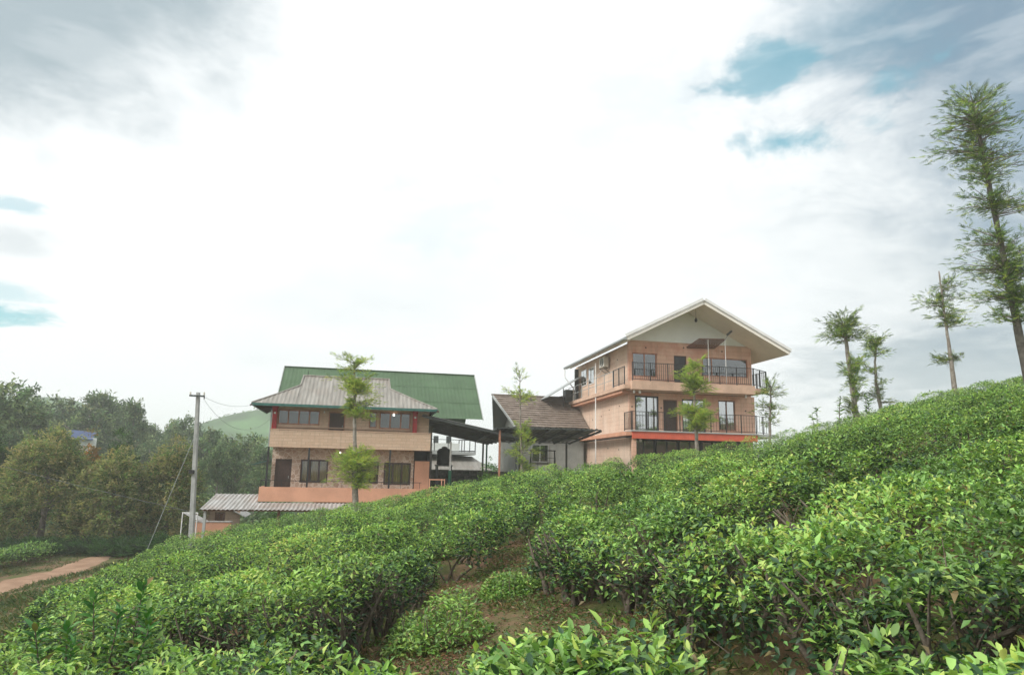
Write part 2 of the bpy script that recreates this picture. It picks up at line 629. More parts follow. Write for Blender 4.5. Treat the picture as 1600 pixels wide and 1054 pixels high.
def ground_mat():
    m = bpy.data.materials.new('soil_and_grass')
    m.use_nodes = True
    t = NT(m.node_tree)
    b = m.node_tree.nodes['Principled BSDF']
    tc = t.n('ShaderNodeTexCoord')
    p = tc.outputs['Object']
    n1 = t.noise(p, 0.9, 6, 0.62)
    n2 = t.noise(p, 9.0, 5, 0.65)
    n3 = t.noise(p, 45.0, 3, 0.6)
    soil = t.mix(n2, (0.13, 0.078, 0.048), (0.26, 0.16, 0.10))
    grass = t.mix(n2, (0.045, 0.075, 0.022), (0.13, 0.135, 0.045))
    c = t.mix(t.step(t.math('ADD', n1, t.math('MULTIPLY', n3, 0.25)), 0.52, 0.72), soil, grass)
    # away from the hillside the ground is under grass
    sp = t.n('ShaderNodeSeparateXYZ')
    t.link(p, sp.inputs[0])
    far = t.step(sp.outputs[1], 36, 60)
    c = t.mix(far, c, t.mix(n1, (0.05, 0.085, 0.03), (0.10, 0.13, 0.05)))
    t.link(c, b.inputs['Base Color'])
    b.inputs['Roughness'].default_value = 0.95
    b.inputs['Specular IOR Level'].default_value = 0.2
    bn = t.n('ShaderNodeBump')
    bn.inputs['Strength'].default_value = 0.8
    bn.inputs['Distance'].default_value = 0.04
    t.link(t.math('ADD', n2, t.math('MULTIPLY', n3, 0.5)), bn.inputs['Height'])
    t.link(bn.outputs[0], b.inputs['Normal'])
    return m


M_ground = ground_mat()
M_path = mat('red_earth', (0.35, 0.23, 0.155), 0.95, 0.18, 1.2, col2=(0.25, 0.155, 0.10), bump=0.6, bscale=14, spec=0.2)
M_slabtop = mat('pale_concrete', (0.42, 0.39, 0.35), 0.9, 0.1, 2, bump=0.3)
M_hill = mat('hill_grass', (0.075, 0.16, 0.055), 0.95, 0.3, 0.03, spec=0.1)


# ------------------------------------------------------------------ terrain
def sstep(x, a, b):
    t = np.clip((x - a) / (b - a), 0, 1)
    return t * t * (3 - 2 * t)


def hash2(ix, iy, seed):
    h = (ix.astype(np.int64) * 374761393 + iy.astype(np.int64) * 668265263 + seed * 144665) & 0xffffffff
    h = ((h ^ (h >> 13)) * 1274126177) & 0xffffffff
    return ((h ^ (h >> 16)) & 0xffff) / 65535.0


def vnoise(x, y, seed=0):
    ix, iy = np.floor(x), np.floor(y)
    fx, fy = x - ix, y - iy
    fx = fx * fx * (3 - 2 * fx)
    fy = fy * fy * (3 - 2 * fy)
    a, b = hash2(ix, iy, seed), hash2(ix + 1, iy, seed)
    c, d = hash2(ix, iy + 1, seed), hash2(ix + 1, iy + 1, seed)
    return (a + (b - a) * fx) * (1 - fy) + (c + (d - c) * fx) * fy - 0.5


def ground(x, y):
    x = np.asarray(x, float)
    y = np.asarray(y, float)
    xe = np.clip(x, -18.5, 27)
    ye = np.clip(y, -20, 30)
    z = -1.62 + 0.207 * xe + 0.025 * ye
    z = z - 1.9 * sstep(y, 27.5, 35) * sstep(x, -16.5, -12.5)
    z = z + 0.10 * vnoise(x / 2.3, y / 2.3, 3) + 0.05 * vnoise(x / 0.7, y / 0.7, 4)
    z = z - 0.52 * np.exp(-((x / np.maximum(y, 4.0) - 0.33) / 0.18) ** 2) * sstep(y, 9, 21)
    d = np.sqrt(x * x + y * y)
    far = sstep(d, 55, 130)
    z = z * (1 - far) + (-5.0 + 1.2 * vnoise(x / 40, y / 40, 5)) * far
    return z


def gz(x, y):
    return float(ground(x, y))


def make_ground():
    g = np.linspace(-1, 1, 281)
    c = np.sinh(g * 6.4) / np.sinh(6.4) * 900
    X, Y = np.meshgrid(c, c + 6)
    Z = ground(X, Y)
    n = len(c)
    V = np.stack([X.ravel(), Y.ravel(), Z.ravel()], 1)
    i = np.arange(n * n).reshape(n, n)
    F = np.stack([i[:-1, :-1].ravel(), i[:-1, 1:].ravel(), i[1:, 1:].ravel(), i[1:, :-1].ravel()], 1)
    o = link('ground', tri_mesh('ground', V, F, M_ground, smooth=True))
    tag(o, 'red soil and dry grass of the tea hillside', kind='structure')


make_ground()


def make_path():
    cl = [(-19.6, 20.0), (-19.5, 24.0), (-19.0, 27.0), (-19.0, 30.0), (-19.5, 33.0), (-20.3, 36.0), (-21.5, 40.0)]
    wd = [1.3, 1.3, 1.15, 0.95, 0.85, 0.7, 0.5]
    V, F = [], []
    N = 80
    for k in range(N):
        u = k / (N - 1) * (len(cl) - 1)
        i = min(int(u), len(cl) - 2)
        f = u - i
        cx = cl[i][0] * (1 - f) + cl[i + 1][0] * f
        cy = cl[i][1] * (1 - f) + cl[i + 1][1] * f
        w = wd[i] * (1 - f) + wd[i + 1] * f
        for j in range(7):
            s = j / 6 * 2 - 1
            wob = 1 + (0.35 * float(vnoise(np.array(k * 0.27 + j), np.array(j * 1.7), 9))) * (abs(s) > 0.9)
            x = cx + s * w * wob
            V.append((x, cy, gz(x, cy) + 0.03 - 0.05 * (abs(s) > 0.9)))
    for k in range(N - 1):
        for j in range(6):
            a = k * 7 + j
            F.append((a, a + 1, a + 8, a + 7))
    o = link('dirt_path', tri_mesh('dirt_path', V, F, M_path, smooth=True))
    tag(o, 'bare red earth path at the foot of the tea slope', kind='structure')


make_path()


def make_hill(name, cx, cy, sx, sy, h, label):
    n = 60
    g = np.linspace(-2.6, 2.6, n)
    X, Y = np.meshgrid(g * sx, g * sy)
    Z = h * np.exp(-(X / sx) ** 2 / 1.6 - (Y / sy) ** 2 / 1.6) * (1 + 0.10 * vnoise(X / 25, Y / 25, 8)) + 1.0 * vnoise(X / 9, Y / 9, 6) - 8
    V = np.stack([(X + cx).ravel(), (Y + cy).ravel(), Z.ravel()], 1)
    i = np.arange(n * n).reshape(n, n)
    F = np.stack([i[:-1, :-1].ravel(), i[:-1, 1:].ravel(), i[1:, 1:].ravel(), i[1:, :-1].ravel()], 1)
    o = link(name, tri_mesh(name, V, F, M_hill, smooth=True))
    tag(o, label, kind='structure')


make_hill('hill', -98, 330, 62, 50, 35, 'hazy teal tea covered hill on the horizon')
make_hill('mountain', -245, 350, 75, 55, 40, 'faint mountain ridge behind the far wood')

# ================================================================== buildings
def corr(mb, n, f, seg=1, amp=0.018, wave=0.22, length=None, nrm=(0, 0, 1)):
    """corrugated sheet: f(t) gives the polyline (eave .. ridge) of the column at 0<=t<=1"""
    cols = []
    nv = Vector(nrm).normalized()
    for i in range(n + 1):
        t = i / n
        pl = f(t)
        d = nv * (amp * math.sin(2 * PI * t * length / wave))
        cols.append([Vector(p) + d for p in pl])
    m = len(cols[0])
    vs = [p for c in cols for p in c]
    fs = []
    for i in range(n):
        for j in range(m - 1):
            a = i * m + j
            fs.append((a, a + m, a + m + 1, a + 1))
    mb.add(vs, fs)
    return mb


def lerp(p, q, t):
    return tuple(a + (b - a) * t for a, b in zip(p, q))


def window(parent, a0, a1, z0, z1, b, n, fm, gm, curtain=None, fw=0.06, name='window', splits=None, dep=0.07):
    m = MB()
    m.box(a0, a1, b, b + dep, z1 - fw, z1)
    m.box(a0, a1, b, b + dep, z0, z0 + fw)
    m.box(a0, a0 + fw, b, b + dep, z0 + fw, z1 - fw)
    m.box(a1 - fw, a1, b, b + dep, z0 + fw, z1 - fw)
    xs = splits or [a0 + (a1 - a0) * k / n for k in range(1, n)]
    for x in xs:
        m.box(x - fw / 2, x + fw / 2, b, b + dep, z0 + fw, z1 - fw)
    w = m.build(name, fm, parent)
    e = [a0 + fw] + [v for x in xs for v in (x - fw / 2, x + fw / 2)] + [a1 - fw]
    for k in range(0, len(e), 2):
        MB().box(e[k] + 0.003, e[k + 1] - 0.003, b + dep * 0.45, b + dep * 0.45 + 0.008, z0 + fw + 0.003, z1 - fw - 0.003).build('pane', gm, w)
        if curtain:
            cm = MB()
            nn = 14
            x0, x1 = e[k] + 0.02, e[k + 1] - 0.02
            vs, fs = [], []
            for i in range(nn + 1):
                x = x0 + (x1 - x0) * i / nn
                y = b + 0.28 + 0.03 * math.sin(i * 1.9 + k)
                vs += [(x, y, z0 + fw), (x, y, z1 - 0.02)]
            for i in range(nn):
                fs.append((2 * i, 2 * i + 2, 2 * i + 3, 2 * i + 1))
            cm.add(vs, fs).build('curtain', curtain, w)
    return w


def door(parent, a0, a1, z0, z1, b, m, fm):
    f = MB()
    f.box(a0, a0 + 0.06, b - 0.02, b + 0.08, z0, z1)
    f.box(a1 - 0.06, a1, b - 0.02, b + 0.08, z0, z1)
    f.box(a0 + 0.06, a1 - 0.06, b - 0.02, b + 0.08, z1 - 0.06, z1)
    d = MB().box(a0 + 0.06, a1 - 0.06, b + 0.02, b + 0.06, z0, z1 - 0.06).build('door', m, parent)
    f.build('door_frame', fm, d)
    p = MB()
    w = a1 - a0
    for (u0, u1) in ((0.16, 0.46), (0.54, 0.84)):
        for (v0, v1) in ((0.08, 0.42), (0.52, 0.92)):
            p.box(a0 + w * u0, a0 + w * u1, b + 0.008, b + 0.021, z0 + (z1 - z0) * v0, z0 + (z1 - z0) * v1)
    p.build('door_panel', m, d)
    MB().bar((a1 - 0.13, b + 0.0, z0 + 1.0), (a1 - 0.13, b + 0.0, z0 + 1.12), 0.025, 0.04).build('door_handle', M_gutter, d)
    return d


def railing(parent, p, q, h, posts, nb, m, pw=0.045, bw=0.016, rails=(1.0, 0.08), rw=0.04):
    p, q = Vector(p), Vector(q)
    r = MB()
    for f in rails:
        r.bar(p + Vector((0, 0, h * f)), q + Vector((0, 0, h * f)), rw, rw * 0.8)
    ro = r.build('railing', m, parent)
    pm = MB().box(-pw / 2, pw / 2, -pw / 2, pw / 2, 0, h + 0.03).mesh('railing_post', m)
    for k in range(posts):
        link('railing_post', pm, ro, lerp(p, q, k / max(1, posts - 1)))
    if nb:
        bmh = MB().box(-bw / 2, bw / 2, -bw / 2, bw / 2, h * 0.08, h - 0.02).mesh('baluster', m)
        for k in range(nb):
            link('baluster', bmh, ro, lerp(p, q, (k + 0.5) / nb))
    return ro


YL, YR = R(12), R(11.5)
OL = (-12.49, 37.0, 0.0)
ORR = (6.914, 40.0, 0.0)


def loc_of(o, yaw, a, b, z=0.0):
    return (o[0] + a * math.cos(yaw) - b * math.sin(yaw), o[1] + a * math.sin(yaw) + b * math.cos(yaw), o[2] + z)


# ------------------------------------------------------------------ stone-clad house on the left
def guest_house():
    E = empty('guest_house', OL, YL, 'stone clad house with grey hipped porch roof, red posts and long orange balcony wall', 'house')
    # floors and walls
    MB().box(0.0, 8.35, 0.0, 0.13, 0.98, 1.88).build('upper_parapet', M_par, E)
    MB().box(-0.03, 8.38, -0.03, 0.16, 1.88, 1.92).build('parapet_cap', M_cream, E)
    MB().box(0.02, 8.33, 0.13, 5.6, 0.985, 1.12).build('upper_floor_slab', M_cream, E)
    hu = [(0.22, 2.40, 2.2, 3.0), (2.86, 3.74, 1.12, 2.96), (5.02, 5.44, 2.15, 3.03), (5.57, 7.28, 2.12, 3.05)]
    MB().wall(0.1, 8.3, 1.12, 3.28, 0.78, 0.98, hu).build('upper_wall', M_par, E)
    MB().box(0.1, 0.25, 0.98, 5.6, 1.12, 3.2).build('side_wall', M_par, E)
    MB().box(8.15, 8.3, 0.98, 5.6, 1.12, 3.2).build('side_wall', M_grey, E)
    MB().box(0.0, 9.0, 5.6, 5.8, -1.75, 3.3).build('rear_wall', M_grey, E)
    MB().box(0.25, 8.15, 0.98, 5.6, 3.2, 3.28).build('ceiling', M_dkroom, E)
    for a in (-0.02, 7.38):
        c = MB()
        c.box(a, a + 0.24, 0.42, 0.66, 1.12, 3.12)
        o = c.build('column', M_red, E, bevel=0.012)
        MB().box(a - 0.03, a + 0.27, 0.39, 0.69, 1.121, 1.24).build('column_base', M_red, o)
        MB().box(a + 0.07, a + 0.17, 0.405, 0.42, 2.72, 2.82).build('column_boss', M_white, o)
        MB().box(a - 0.03, a + 0.27, 0.39, 0.69, 3.02, 3.13).build('column_head', M_red, o)
    window(E, *hu[0], 0.82, 4, M_frame, M_glass_up, fw=0.07)
    door(E, *hu[1], 0.84, M_dkwood, M_frame)
    window(E, *hu[2], 0.82, 1, M_frame, M_glass_up, fw=0.06)
    window(E, *hu[3], 0.82, 3, M_frame, M_glass_up, splits=[6.16, 6.74], fw=0.07)
    for (a, z) in ((6.34, 2.9), (2.62, 2.92)):
        s = MB().lathe(a, 0.7, [(0.001, z - 0.06), (0.035, z - 0.045), (0.045, z), (0.03, z + 0.05), (0.02, z + 0.06)], 10)
        s.build('globe_lamp', M_bulb if a > 3 else M_white, E, smooth=True)
    MB().box(0.25, 7.3, 0.66, 0.78, 2.04, 2.10).build('window_ledge', M_cream, E)
    # lower storey
    hl = [(0.28, 1.12, -1.62, 0.38), (1.57, 3.0, -0.84, 0.38), (4.30, 5.68, -0.84, 0.33), (5.96, 7.42, -0.88, 0.31)]
    MB().wall(0.1, 7.56, -1.62, 0.98, 0.9, 1.1, hl).build('lower_wall', M_clad, E)
    MB().box(0.1, 0.25, 1.1, 5.6, -1.62, 0.98).build('side_wall', M_clad, E)
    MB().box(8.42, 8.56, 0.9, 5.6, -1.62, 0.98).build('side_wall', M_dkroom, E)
    MB().box(7.62, 8.42, 0.84, 0.94, -1.62, 0.42).build('screen_panel', M_orange, E)
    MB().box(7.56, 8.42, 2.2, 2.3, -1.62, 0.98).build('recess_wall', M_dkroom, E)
    door(E, *hl[0], 0.96, M_dkwood, M_dkwood)
    for h in hl[1:]:
        window(E, *h, 0.94, 3, M_dkwood, M_glass_lo, curtain=M_gold, fw=0.085)
    MB().box(-0.25, 8.5, -0.5, 5.6, -1.75, -1.62).build('balcony_floor', M_cream, E)
    MB().box(-0.25, 8.5, -0.62, -0.5, -1.76, -1.04).build('balcony_wall', M_orange, E)
    MB().box(-0.25, -0.14, -0.5, 1.3, -1.62, -1.04).build('balcony_wall', M_orange, E)
    for a in (-0.02, 2.02, 6.22):
        MB().box(a - 0.045, a + 0.045, 0.02, 0.11, -1.62, 0.978).build('balcony_post', M_black, E)
    r = MB()
    r.bar((-0.2, -0.545, -0.72), (7.9, -0.545, -0.72), 0.03)
    r.bar((-0.2, -0.545, -0.72), (-0.2, 1.2, -0.72), 0.03)
    rr = r.build('railing', M_black, E)
    for k in range(9):
        MB().box(-0.2 + k * 1.0, -0.18 + k * 1.0, -0.56, -0.54, -1.04, -0.72).build('railing_post', M_black, rr)
    MB().slab((-0.85, 0.3, 0.06), (-0.05, 0.3, 0.30), (-0.05, 1.5, 0.30), (-0.85, 1.5, 0.06), 0.03).build('awning', M_teal, E)
    MB().tube([(-0.05, 0.25, 1.0), (-0.05, 0.25, 2.9)], 0.04, 8).build('downpipe', M_gutter, E)
    bl = MB().lathe(3.58, 0.9, [(0.001, 0.72), (0.032, 0.735), (0.036, 0.765), (0.02, 0.80), (0.012, 0.82)], 10)
    bo = bl.build('ceiling_bulb', M_bulb, E, smooth=True)
    MB().tube([(3.58, 0.9, 0.82), (3.58, 0.9, 0.985)], 0.012, 6).build('bulb_holder', M_black, bo)
    # grey hipped roof with a gablet: front, sides, back
    ez, eb0, eb1, ea0, ea1 = 3.19, -0.45, 5.9, -0.97, 8.6
    ka0, ka1, kb0, kb1, kz = 1.22, 6.10, 1.5, 3.5, 4.38
    ra0, ra1, rb, rz = 1.28, 6.05, 2.5, 5.05

    def front(bE, kb):
        def f(t):
            a = ea0 + (ea1 - ea0) * t
            if a < ka0:
                u = (a - ea0) / (ka0 - ea0)
                u = u ** 1.12
                k = (a, bE + (kb - bE) * u, ez + (kz - ez) * u)
                return [(a, bE, ez), lerp((a, bE, ez), k, 0.5), k, k]
            if a > ka1:
                u = (ea1 - a) / (ea1 - ka1)
                u = u ** 1.12
                k = (a, bE + (kb - bE) * u, ez + (kz - ez) * u)
                return [(a, bE, ez), lerp((a, bE, ez), k, 0.5), k, k]
            aa = min(max(a, ra0), ra1)
            return [(a, bE, ez), (a, bE + (kb - bE) * 0.5, ez + (kz - ez) * 0.47), (a, kb, kz), (aa, rb, rz)]
        return f
    mb = MB()
    corr(mb, 300, front(eb0, kb0), amp=0.013, wave=0.21, length=9.47, nrm=(0, -0.45, 0.9))
    rf = mb.build('porch_roof', M_tin, E)
    mb = MB()
    corr(mb, 150, front(eb1, kb1), amp=0.013, wave=0.21, length=9.47, nrm=(0, 0.45, 0.9))
    mb.build('roof_sheet', M_tin, rf)
    for (ae, ak) in ((ea0, ka0), (ea1, ka1)):
        def side(t, ae=ae, ak=ak):
            b = eb0 + (eb1 - eb0) * t
            if b < kb0:
                u = (b - eb0) / (kb0 - eb0)
            elif b > kb1:
                u = (eb1 - b) / (eb1 - kb1)
            else:
                u = 1
            return [(ae, b, ez), (ae + (ak - ae) * u, b, ez + (kz - ez) * u)]
        mb = MB()
        corr(mb, 200, side, amp=0.02, wave=0.21, length=6.8)
        mb.build('roof_sheet', M_tin, rf)
        MB().add([(ak, kb0, kz), (ak, kb1, kz), (ak + (0.05 if ak < 3 else -0.05), rb, rz)], [(0, 1, 2)]).build('gablet', M_dkroom, rf)
        MB().tube([(ae, eb0, ez + 0.02), lerp((ae, eb0, ez), (ak, kb0, kz), 0.5), (ak, kb0, kz + 0.03)], 0.05, 6).build('hip_cap', M_tin, rf)
        MB().tube([(ak, kb0, kz + 0.03), (ra0 if ak < 3 else ra1, rb, rz + 0.02)], 0.045, 6).build('verge_cap', M_tin, rf)
    MB().tube([(ra0 - 0.05, rb, rz + 0.02), (ra1 + 0.05, rb, rz + 0.02)], 0.055, 6).build('ridge_cap', M_tin, rf)
    MB().tube([(1.5, rb, rz), (1.5, rb, rz + 0.28)], 0.018, 5).build('finial', M_black, rf)
    fa = MB()
    fa.box(ea0 - 0.02, ea1 + 0.02, eb0 - 0.03, eb0, ez - 0.13, ez + 0.005)
    fa.box(ea0 - 0.03, ea0, eb0, eb1, ez - 0.12, ez)
    fa.box(ea1, ea1 + 0.03, eb0, eb1, ez - 0.12, ez)
    fa.build('fascia', M_teal, rf)
    for k in range(9):
        b = -0.55 + k * 0.75
        u = min((b - eb0) / (kb0 - eb0), (eb1 - b) / (eb1 - kb1), 0.62) * 0.92
        for ae, ak in ((ea0 + 0.03, ka0), (ea1 - 0.03, ka1)):
            MB().bar((ae, b, ez - 0.09), (ae + (ak - ae) * u, b, ez - 0.09 + (kz - ez) * u), 0.05, 0.09).build('rafter', M_dkwood, rf)
    for k in range(12):
        a = -0.3 + k * 0.75
        u = min((a - ea0) / (ka0 - ea0), (ea1 - a) / (ea1 - ka1), 0.85) * 0.9
        MB().bar((a, eb0 + 0.03, ez - 0.09), (a, eb0 + (kb0 - eb0) * u, ez - 0.11 + (kz - ez) * u * 0.93), 0.05, 0.08).build('rafter', M_dkwood, rf)
    # big green roof behind
    g0, g1 = -0.45, 12.0
    gb, gzv, rb2, rz2 = 4.5, 3.08, 8.5, 6.32
    mb = MB()
    corr(mb, 260, lambda t: [(g0 + (g1 - g0) * t, gb, gzv), (g0 + (g1 - g0) * t, rb2, rz2)], amp=0.005, wave=0.24, length=12.45, nrm=(0, -0.6, 0.8))
    gr = mb.build('green_roof', M_green, E)
    tag(gr, 'large faded green sheet metal roof behind the porch roof')
    MB().slab((g0, rb2, rz2), (g1, rb2, rz2), (g1, 12.5, gzv), (g0, 12.5, gzv), 0.03).build('roof_sheet', M_green, gr)
    for k in range(1, 3):
        f = k / 3
        p, q = lerp((g0, gb, gzv), (g0, rb2, rz2), f), lerp((g1, gb, gzv), (g1, rb2, rz2), f)
        MB().bar((p[0], p[1] - 0.012, p[2] + 0.014), (q[0], q[1] - 0.012, q[2] + 0.014), 0.02, 0.006).build('sheet_lap', M_green, gr)
    for a in (g0, g1):
        MB().bar((a, gb - 0.03, gzv - 0.01), (a, rb2, rz2 + 0.02), 0.05, 0.07).build('verge_trim', M_grey, gr)
    MB().bar((g0, rb2, rz2 + 0.03), (g1, rb2, rz2 + 0.03), 0.16, 0.05).build('ridge_cap', M_green, gr)
    MB().box(8.2, 9.1, 4.9, 5.1, 2.9, 3.2).build('eave_beam', M_black, gr)
    return E


guest_house()


def porch_shelter():
    E = empty('porch_shelter', loc_of(OL, YL, 0, -1.4, -4.62), YL, 'low open porch with pale corrugated tin roof under the orange balcony wall', 'porch')
    z0 = 4.62

    def P(a, b):
        return (a, b + 1.4, z0 - 1.8 + 0.15 * (b + 0.6))
    mb = MB()
    corr(mb, 70, lambda t: [P(-2.62 + 2.32 * t, -2.4), P(-2.62 + 2.32 * t, 1.5)], amp=0.022, wave=0.2, length=2.32)
    r = mb.build('roof', M_tin2, E)
    mb = MB()
    corr(mb, 170, lambda t: [P(-0.3 + 6.4 * t, -2.4), P(-0.3 + 6.4 * t, -0.66)], amp=0.022, wave=0.2, length=6.4)
    mb.build('roof_sheet', M_tin2, r)
    for b in (-2.2, -1.0):
        p, q = P(-2.5, b), P(6.0, b)
        MB().bar((p[0], p[1], p[2] - 0.07), (q[0], q[1], q[2] - 0.07), 0.06, 0.08).build('purlin', M_brwood, E)
    for a in (-2.4, 0.95, 2.2, 4.0):
        p = P(a, -2.1)
        MB().box(a - 0.06, a + 0.06, p[1] - 0.06, p[1] + 0.06, -0.3, p[2] - 0.10).build('pillar', M_brwood if a > 0 else M_grey, E)
    MB().wall(2.4, 8.3, -0.2, 2.86, 1.9, 2.1, [(3.0, 3.9, -0.2, 1.9)]).build('back_wall', M_cream, E)
    MB().box(3.0, 3.9, 1.98, 2.04, -0.2, 1.9).build('door', M_dkwood, E)


porch_shelter()


def small_house():
    g = gz(-18.3, 46)
    E = empty('small_house', (-18.4, 46, g), R(14), 'small yellowish house with brown shutters glimpsed below the tin porch roof', 'house')
    h = -2.75 - g
    MB().wall(-0.9, 1.3, -0.3, h, -0.0, 0.15, [(-0.18, 0.42, h - 1.0, h - 0.18)]).build('wall', M_wall2, E)
    MB().box(-0.9, -0.75, 0.15, 3, -0.3, h).build('side_wall', M_wall2, E)
    w = window(E, -0.18, 0.42, h - 1.0, h - 0.18, 0.03, 2, M_brwood, M_glass_dk, fw=0.05)
    for a in (-0.12, 0.15):
        MB().box(a, a + 0.2, 0.0, 0.03, h - 0.93, h - 0.25).build('shutter', M_brwood, w)
    MB().slab((-1.5, -0.5, h - 0.55), (0.1, -0.5, h + 0.35), (0.1, 3, h + 0.35), (-1.5, 3, h - 0.55), 0.04).build('roof', M_tin2, E)
    MB().slab((0.1, -0.5, h + 0.35), (1.7, -0.5, h - 0.45), (1.7, 3, h - 0.45), (0.1, 3, h + 0.35), 0.04).build('roof', M_tin2, E)
    # low orange wall nearer to the pole
    W = empty('garden_wall', (-16.6, 40, gz(-16.6, 40)), R(8), 'low orange plastered garden wall beside the foot of the concrete pole', 'wall')
    hw = -3.1 - W.location.z
    MB().box(-0.75, 1.3, 0, 0.16, -0.3, hw).build('wall_face', M_orange, W)
    MB().box(-0.78, 1.33, -0.03, 0.19, hw, hw + 0.06).build('coping', M_tin2, W)
    F = empty('pipe_trestle', (-16.9, 38, gz(-16.9, 38)), R(6), 'white pipe frame standing just left of the concrete pole foot', 'frame')
    hf = -2.5 - F.location.z
    for k in range(2):
        MB().tube([(-0.15 + k * 0.75, 0, -0.1), (-0.15 + k * 0.75, 0, hf)], 0.03, 6).build('upright', M_white, F)
    MB().tube([(-0.18, 0, hf), (0.63, 0, hf)], 0.03, 6).build('crossbar', M_white, F)
    MB().slab((-0.1, 0.02, hf - 0.03), (0.9, 0.02, hf - 0.5), (0.9, 1.2, hf - 0.5), (-0.1, 1.2, hf - 0.03), 0.02).build('sheet', M_tin2, F)


small_house()


# ------------------------------------------------------------------ three-storey house on the right
def hill_house():
    E = empty('hill_house', ORR, YR, 'three storey salmon plastered house with white gable roof and black balcony railings', 'house')
    zg = -0.9
    # storey by storey
    h3 = [(0.5, 2.06, 5.62, 7.06), (3.15, 3.96, 5.22, 7.0), (5.0, 8.0, 5.85, 7.0)]
    MB().wall(0.27, 8.25, 5.22, 7.76, 1.2, 1.4, h3).build('upper_wall', M_wall, E)
    h2 = [(0.63, 2.12, 2.42, 4.5), (2.40, 3.3, 2.42, 4.32), (3.6, 5.1, 2.42, 4.4), (5.94, 7.05, 2.62, 4.42)]
    MB().wall(0.27, 8.34, 2.38, 4.70, 1.2, 1.4, h2).build('middle_wall', M_wall, E)
    side_holes = []
    MB().box(0.27, 0.42, 1.4, 12.0, 5.0, 7.6).build('side_wall', M_wall2, E)
    MB().box(0.27, 0.42, 1.4, 12.0, 2.3, 4.78).build('side_wall', M_wall2, E)
    MB().box(0.27, 0.42, 1.2, 12.0, zg, 2.05).build('side_wall', M_wall2, E)
    MB().box(8.1, 8.25, 1.4, 12.0, zg, 7.7).build('side_wall', M_wall, E)
    MB().box(0.42, 8.1, 11.85, 12.0, zg, 7.7).build('rear_wall', M_wall, E)
    for z in (5.0, 2.2):
        MB().box(0.42, 8.1, 1.4, 11.85, z - 0.1, z + 0.18).build('floor_slab', M_dkroom, E)
    MB().box(0.42, 8.1, 5.0, 5.1, zg, 7.6).build('partition', M_dkroom, E)
    # gable and roof
    apz, apa = 9.92, 4.10
    la, lz, ra, rz = -0.69, 7.50, 9.52, 7.19
    b0, b1 = -1.0, 11.4
    th = 0.17
    MB().add([(0.27, 1.22, 7.76), (8.25, 1.22, 7.76), (8.25, 1.22, 7.62), (apa, 1.22, apz - th - 0.02), (0.27, 1.22, 7.80)],
             [(0, 1, 3, 4)]).build('gable_panel', M_gable, E)
    MB().box(0.3, 8.2, 1.17, 1.2, 7.74, 7.79).build('gable_trim', M_cream, E)
    roof = MB().slab((la, b0, lz), (apa, b0, apz), (apa, b1, apz), (la, b1, lz), th)
    roof.slab((apa, b0, apz), (ra, b0, rz), (ra, b1, rz), (apa, b1, apz), th)
    rf = roof.build('roof', M_soffit, E)
    top = MB().slab((la - 0.05, b0 - 0.05, lz + 0.03), (apa, b0 - 0.05, apz + 0.055), (apa, b1, apz + 0.055), (la - 0.05, b1, lz + 0.03), 0.03)
    top.slab((apa, b0 - 0.05, apz + 0.055), (ra + 0.05, b0 - 0.05, rz + 0.03), (ra + 0.05, b1, rz + 0.03), (apa, b1, apz + 0.055), 0.03)
    top.build('roof_sheet', M_tin2, rf)
    fb = MB()
    fb.slab((la, b0 - 0.005, lz + 0.0), (apa, b0 - 0.005, apz), (apa, b0 - 0.035, apz), (la, b0 - 0.035, lz + 0.0), 0.2)
    fb.slab((apa, b0 - 0.005, apz), (ra, b0 - 0.005, rz), (ra, b0 - 0.035, rz), (apa, b0 - 0.035, apz), 0.2)
    fb.build('barge_board', M_white, rf)
    gt = MB().tube([(la - 0.09, b0 - 0.05, lz - 0.07), (la - 0.09, b1, lz - 0.07)], 0.085, 8)
    g = gt.build('gutter', M_gutter, E)
    MB().tube([(la - 0.09, b1 - 0.1, lz - 0.1), (la - 0.09, b1 - 0.1, lz - 0.75), (la + 0.55, b1 - 0.15, lz - 1.5), (la + 0.6, b1 - 0.15, 2.0)], 0.045, 7).build('downpipe', M_white, g)
    MB().tube([(-0.32, 5.6, -0.6), (-0.32, 5.6, 7.0)], 0.035, 6).build('downpipe', M_white, g)
    for k in range(6):
        b = 0.6 + k * 2.0
        MB().bar((la + 0.1, b, lz - 0.17), (0.27, b, lz + 0.26), 0.06, 0.1).build('rafter', M_soffit, rf)
    MB().box(0.02, 0.27, 11.3, 11.5, 5.0, 7.4).build('corner_post', M_steel, E)
    # pendant lamp below the apex
    pl = MB().tube([(4.06, 0.0, 9.62), (4.06, 0.0, 9.1)], 0.01, 5).build('lamp_cord', M_black, E)
    MB().lathe(4.06, 0.0, [(0.02, 8.86), (0.075, 8.9), (0.09, 9.0), (0.05, 9.1), (0.02, 9.12)], 10).build('lamp_shade', M_black, pl, smooth=True)
    # windows and doors
    window(E, *h3[0], 1.25, 2, M_frame, M_glass_slate, fw=0.07)
    door(E, *h3[1], 1.28, M_black, M_dkwood)
    window(E, *h3[2], 1.25, 3, M_frame, M_glass_slate, splits=[5.62], fw=0.06)
    window(E, *h2[0], 1.25, 2, M_black, M_glass_sky, fw=0.09, name='glass_door')
    door(E, *h2[1], 1.28, M_dkwood, M_brwood)
    window(E, *h2[2], 1.25, 2, M_black, M_glass_sky, fw=0.08, name='glass_door')
    window(E, *h2[3], 1.25, 2, M_brwood, M_glass_sky, fw=0.07, curtain=M_white)
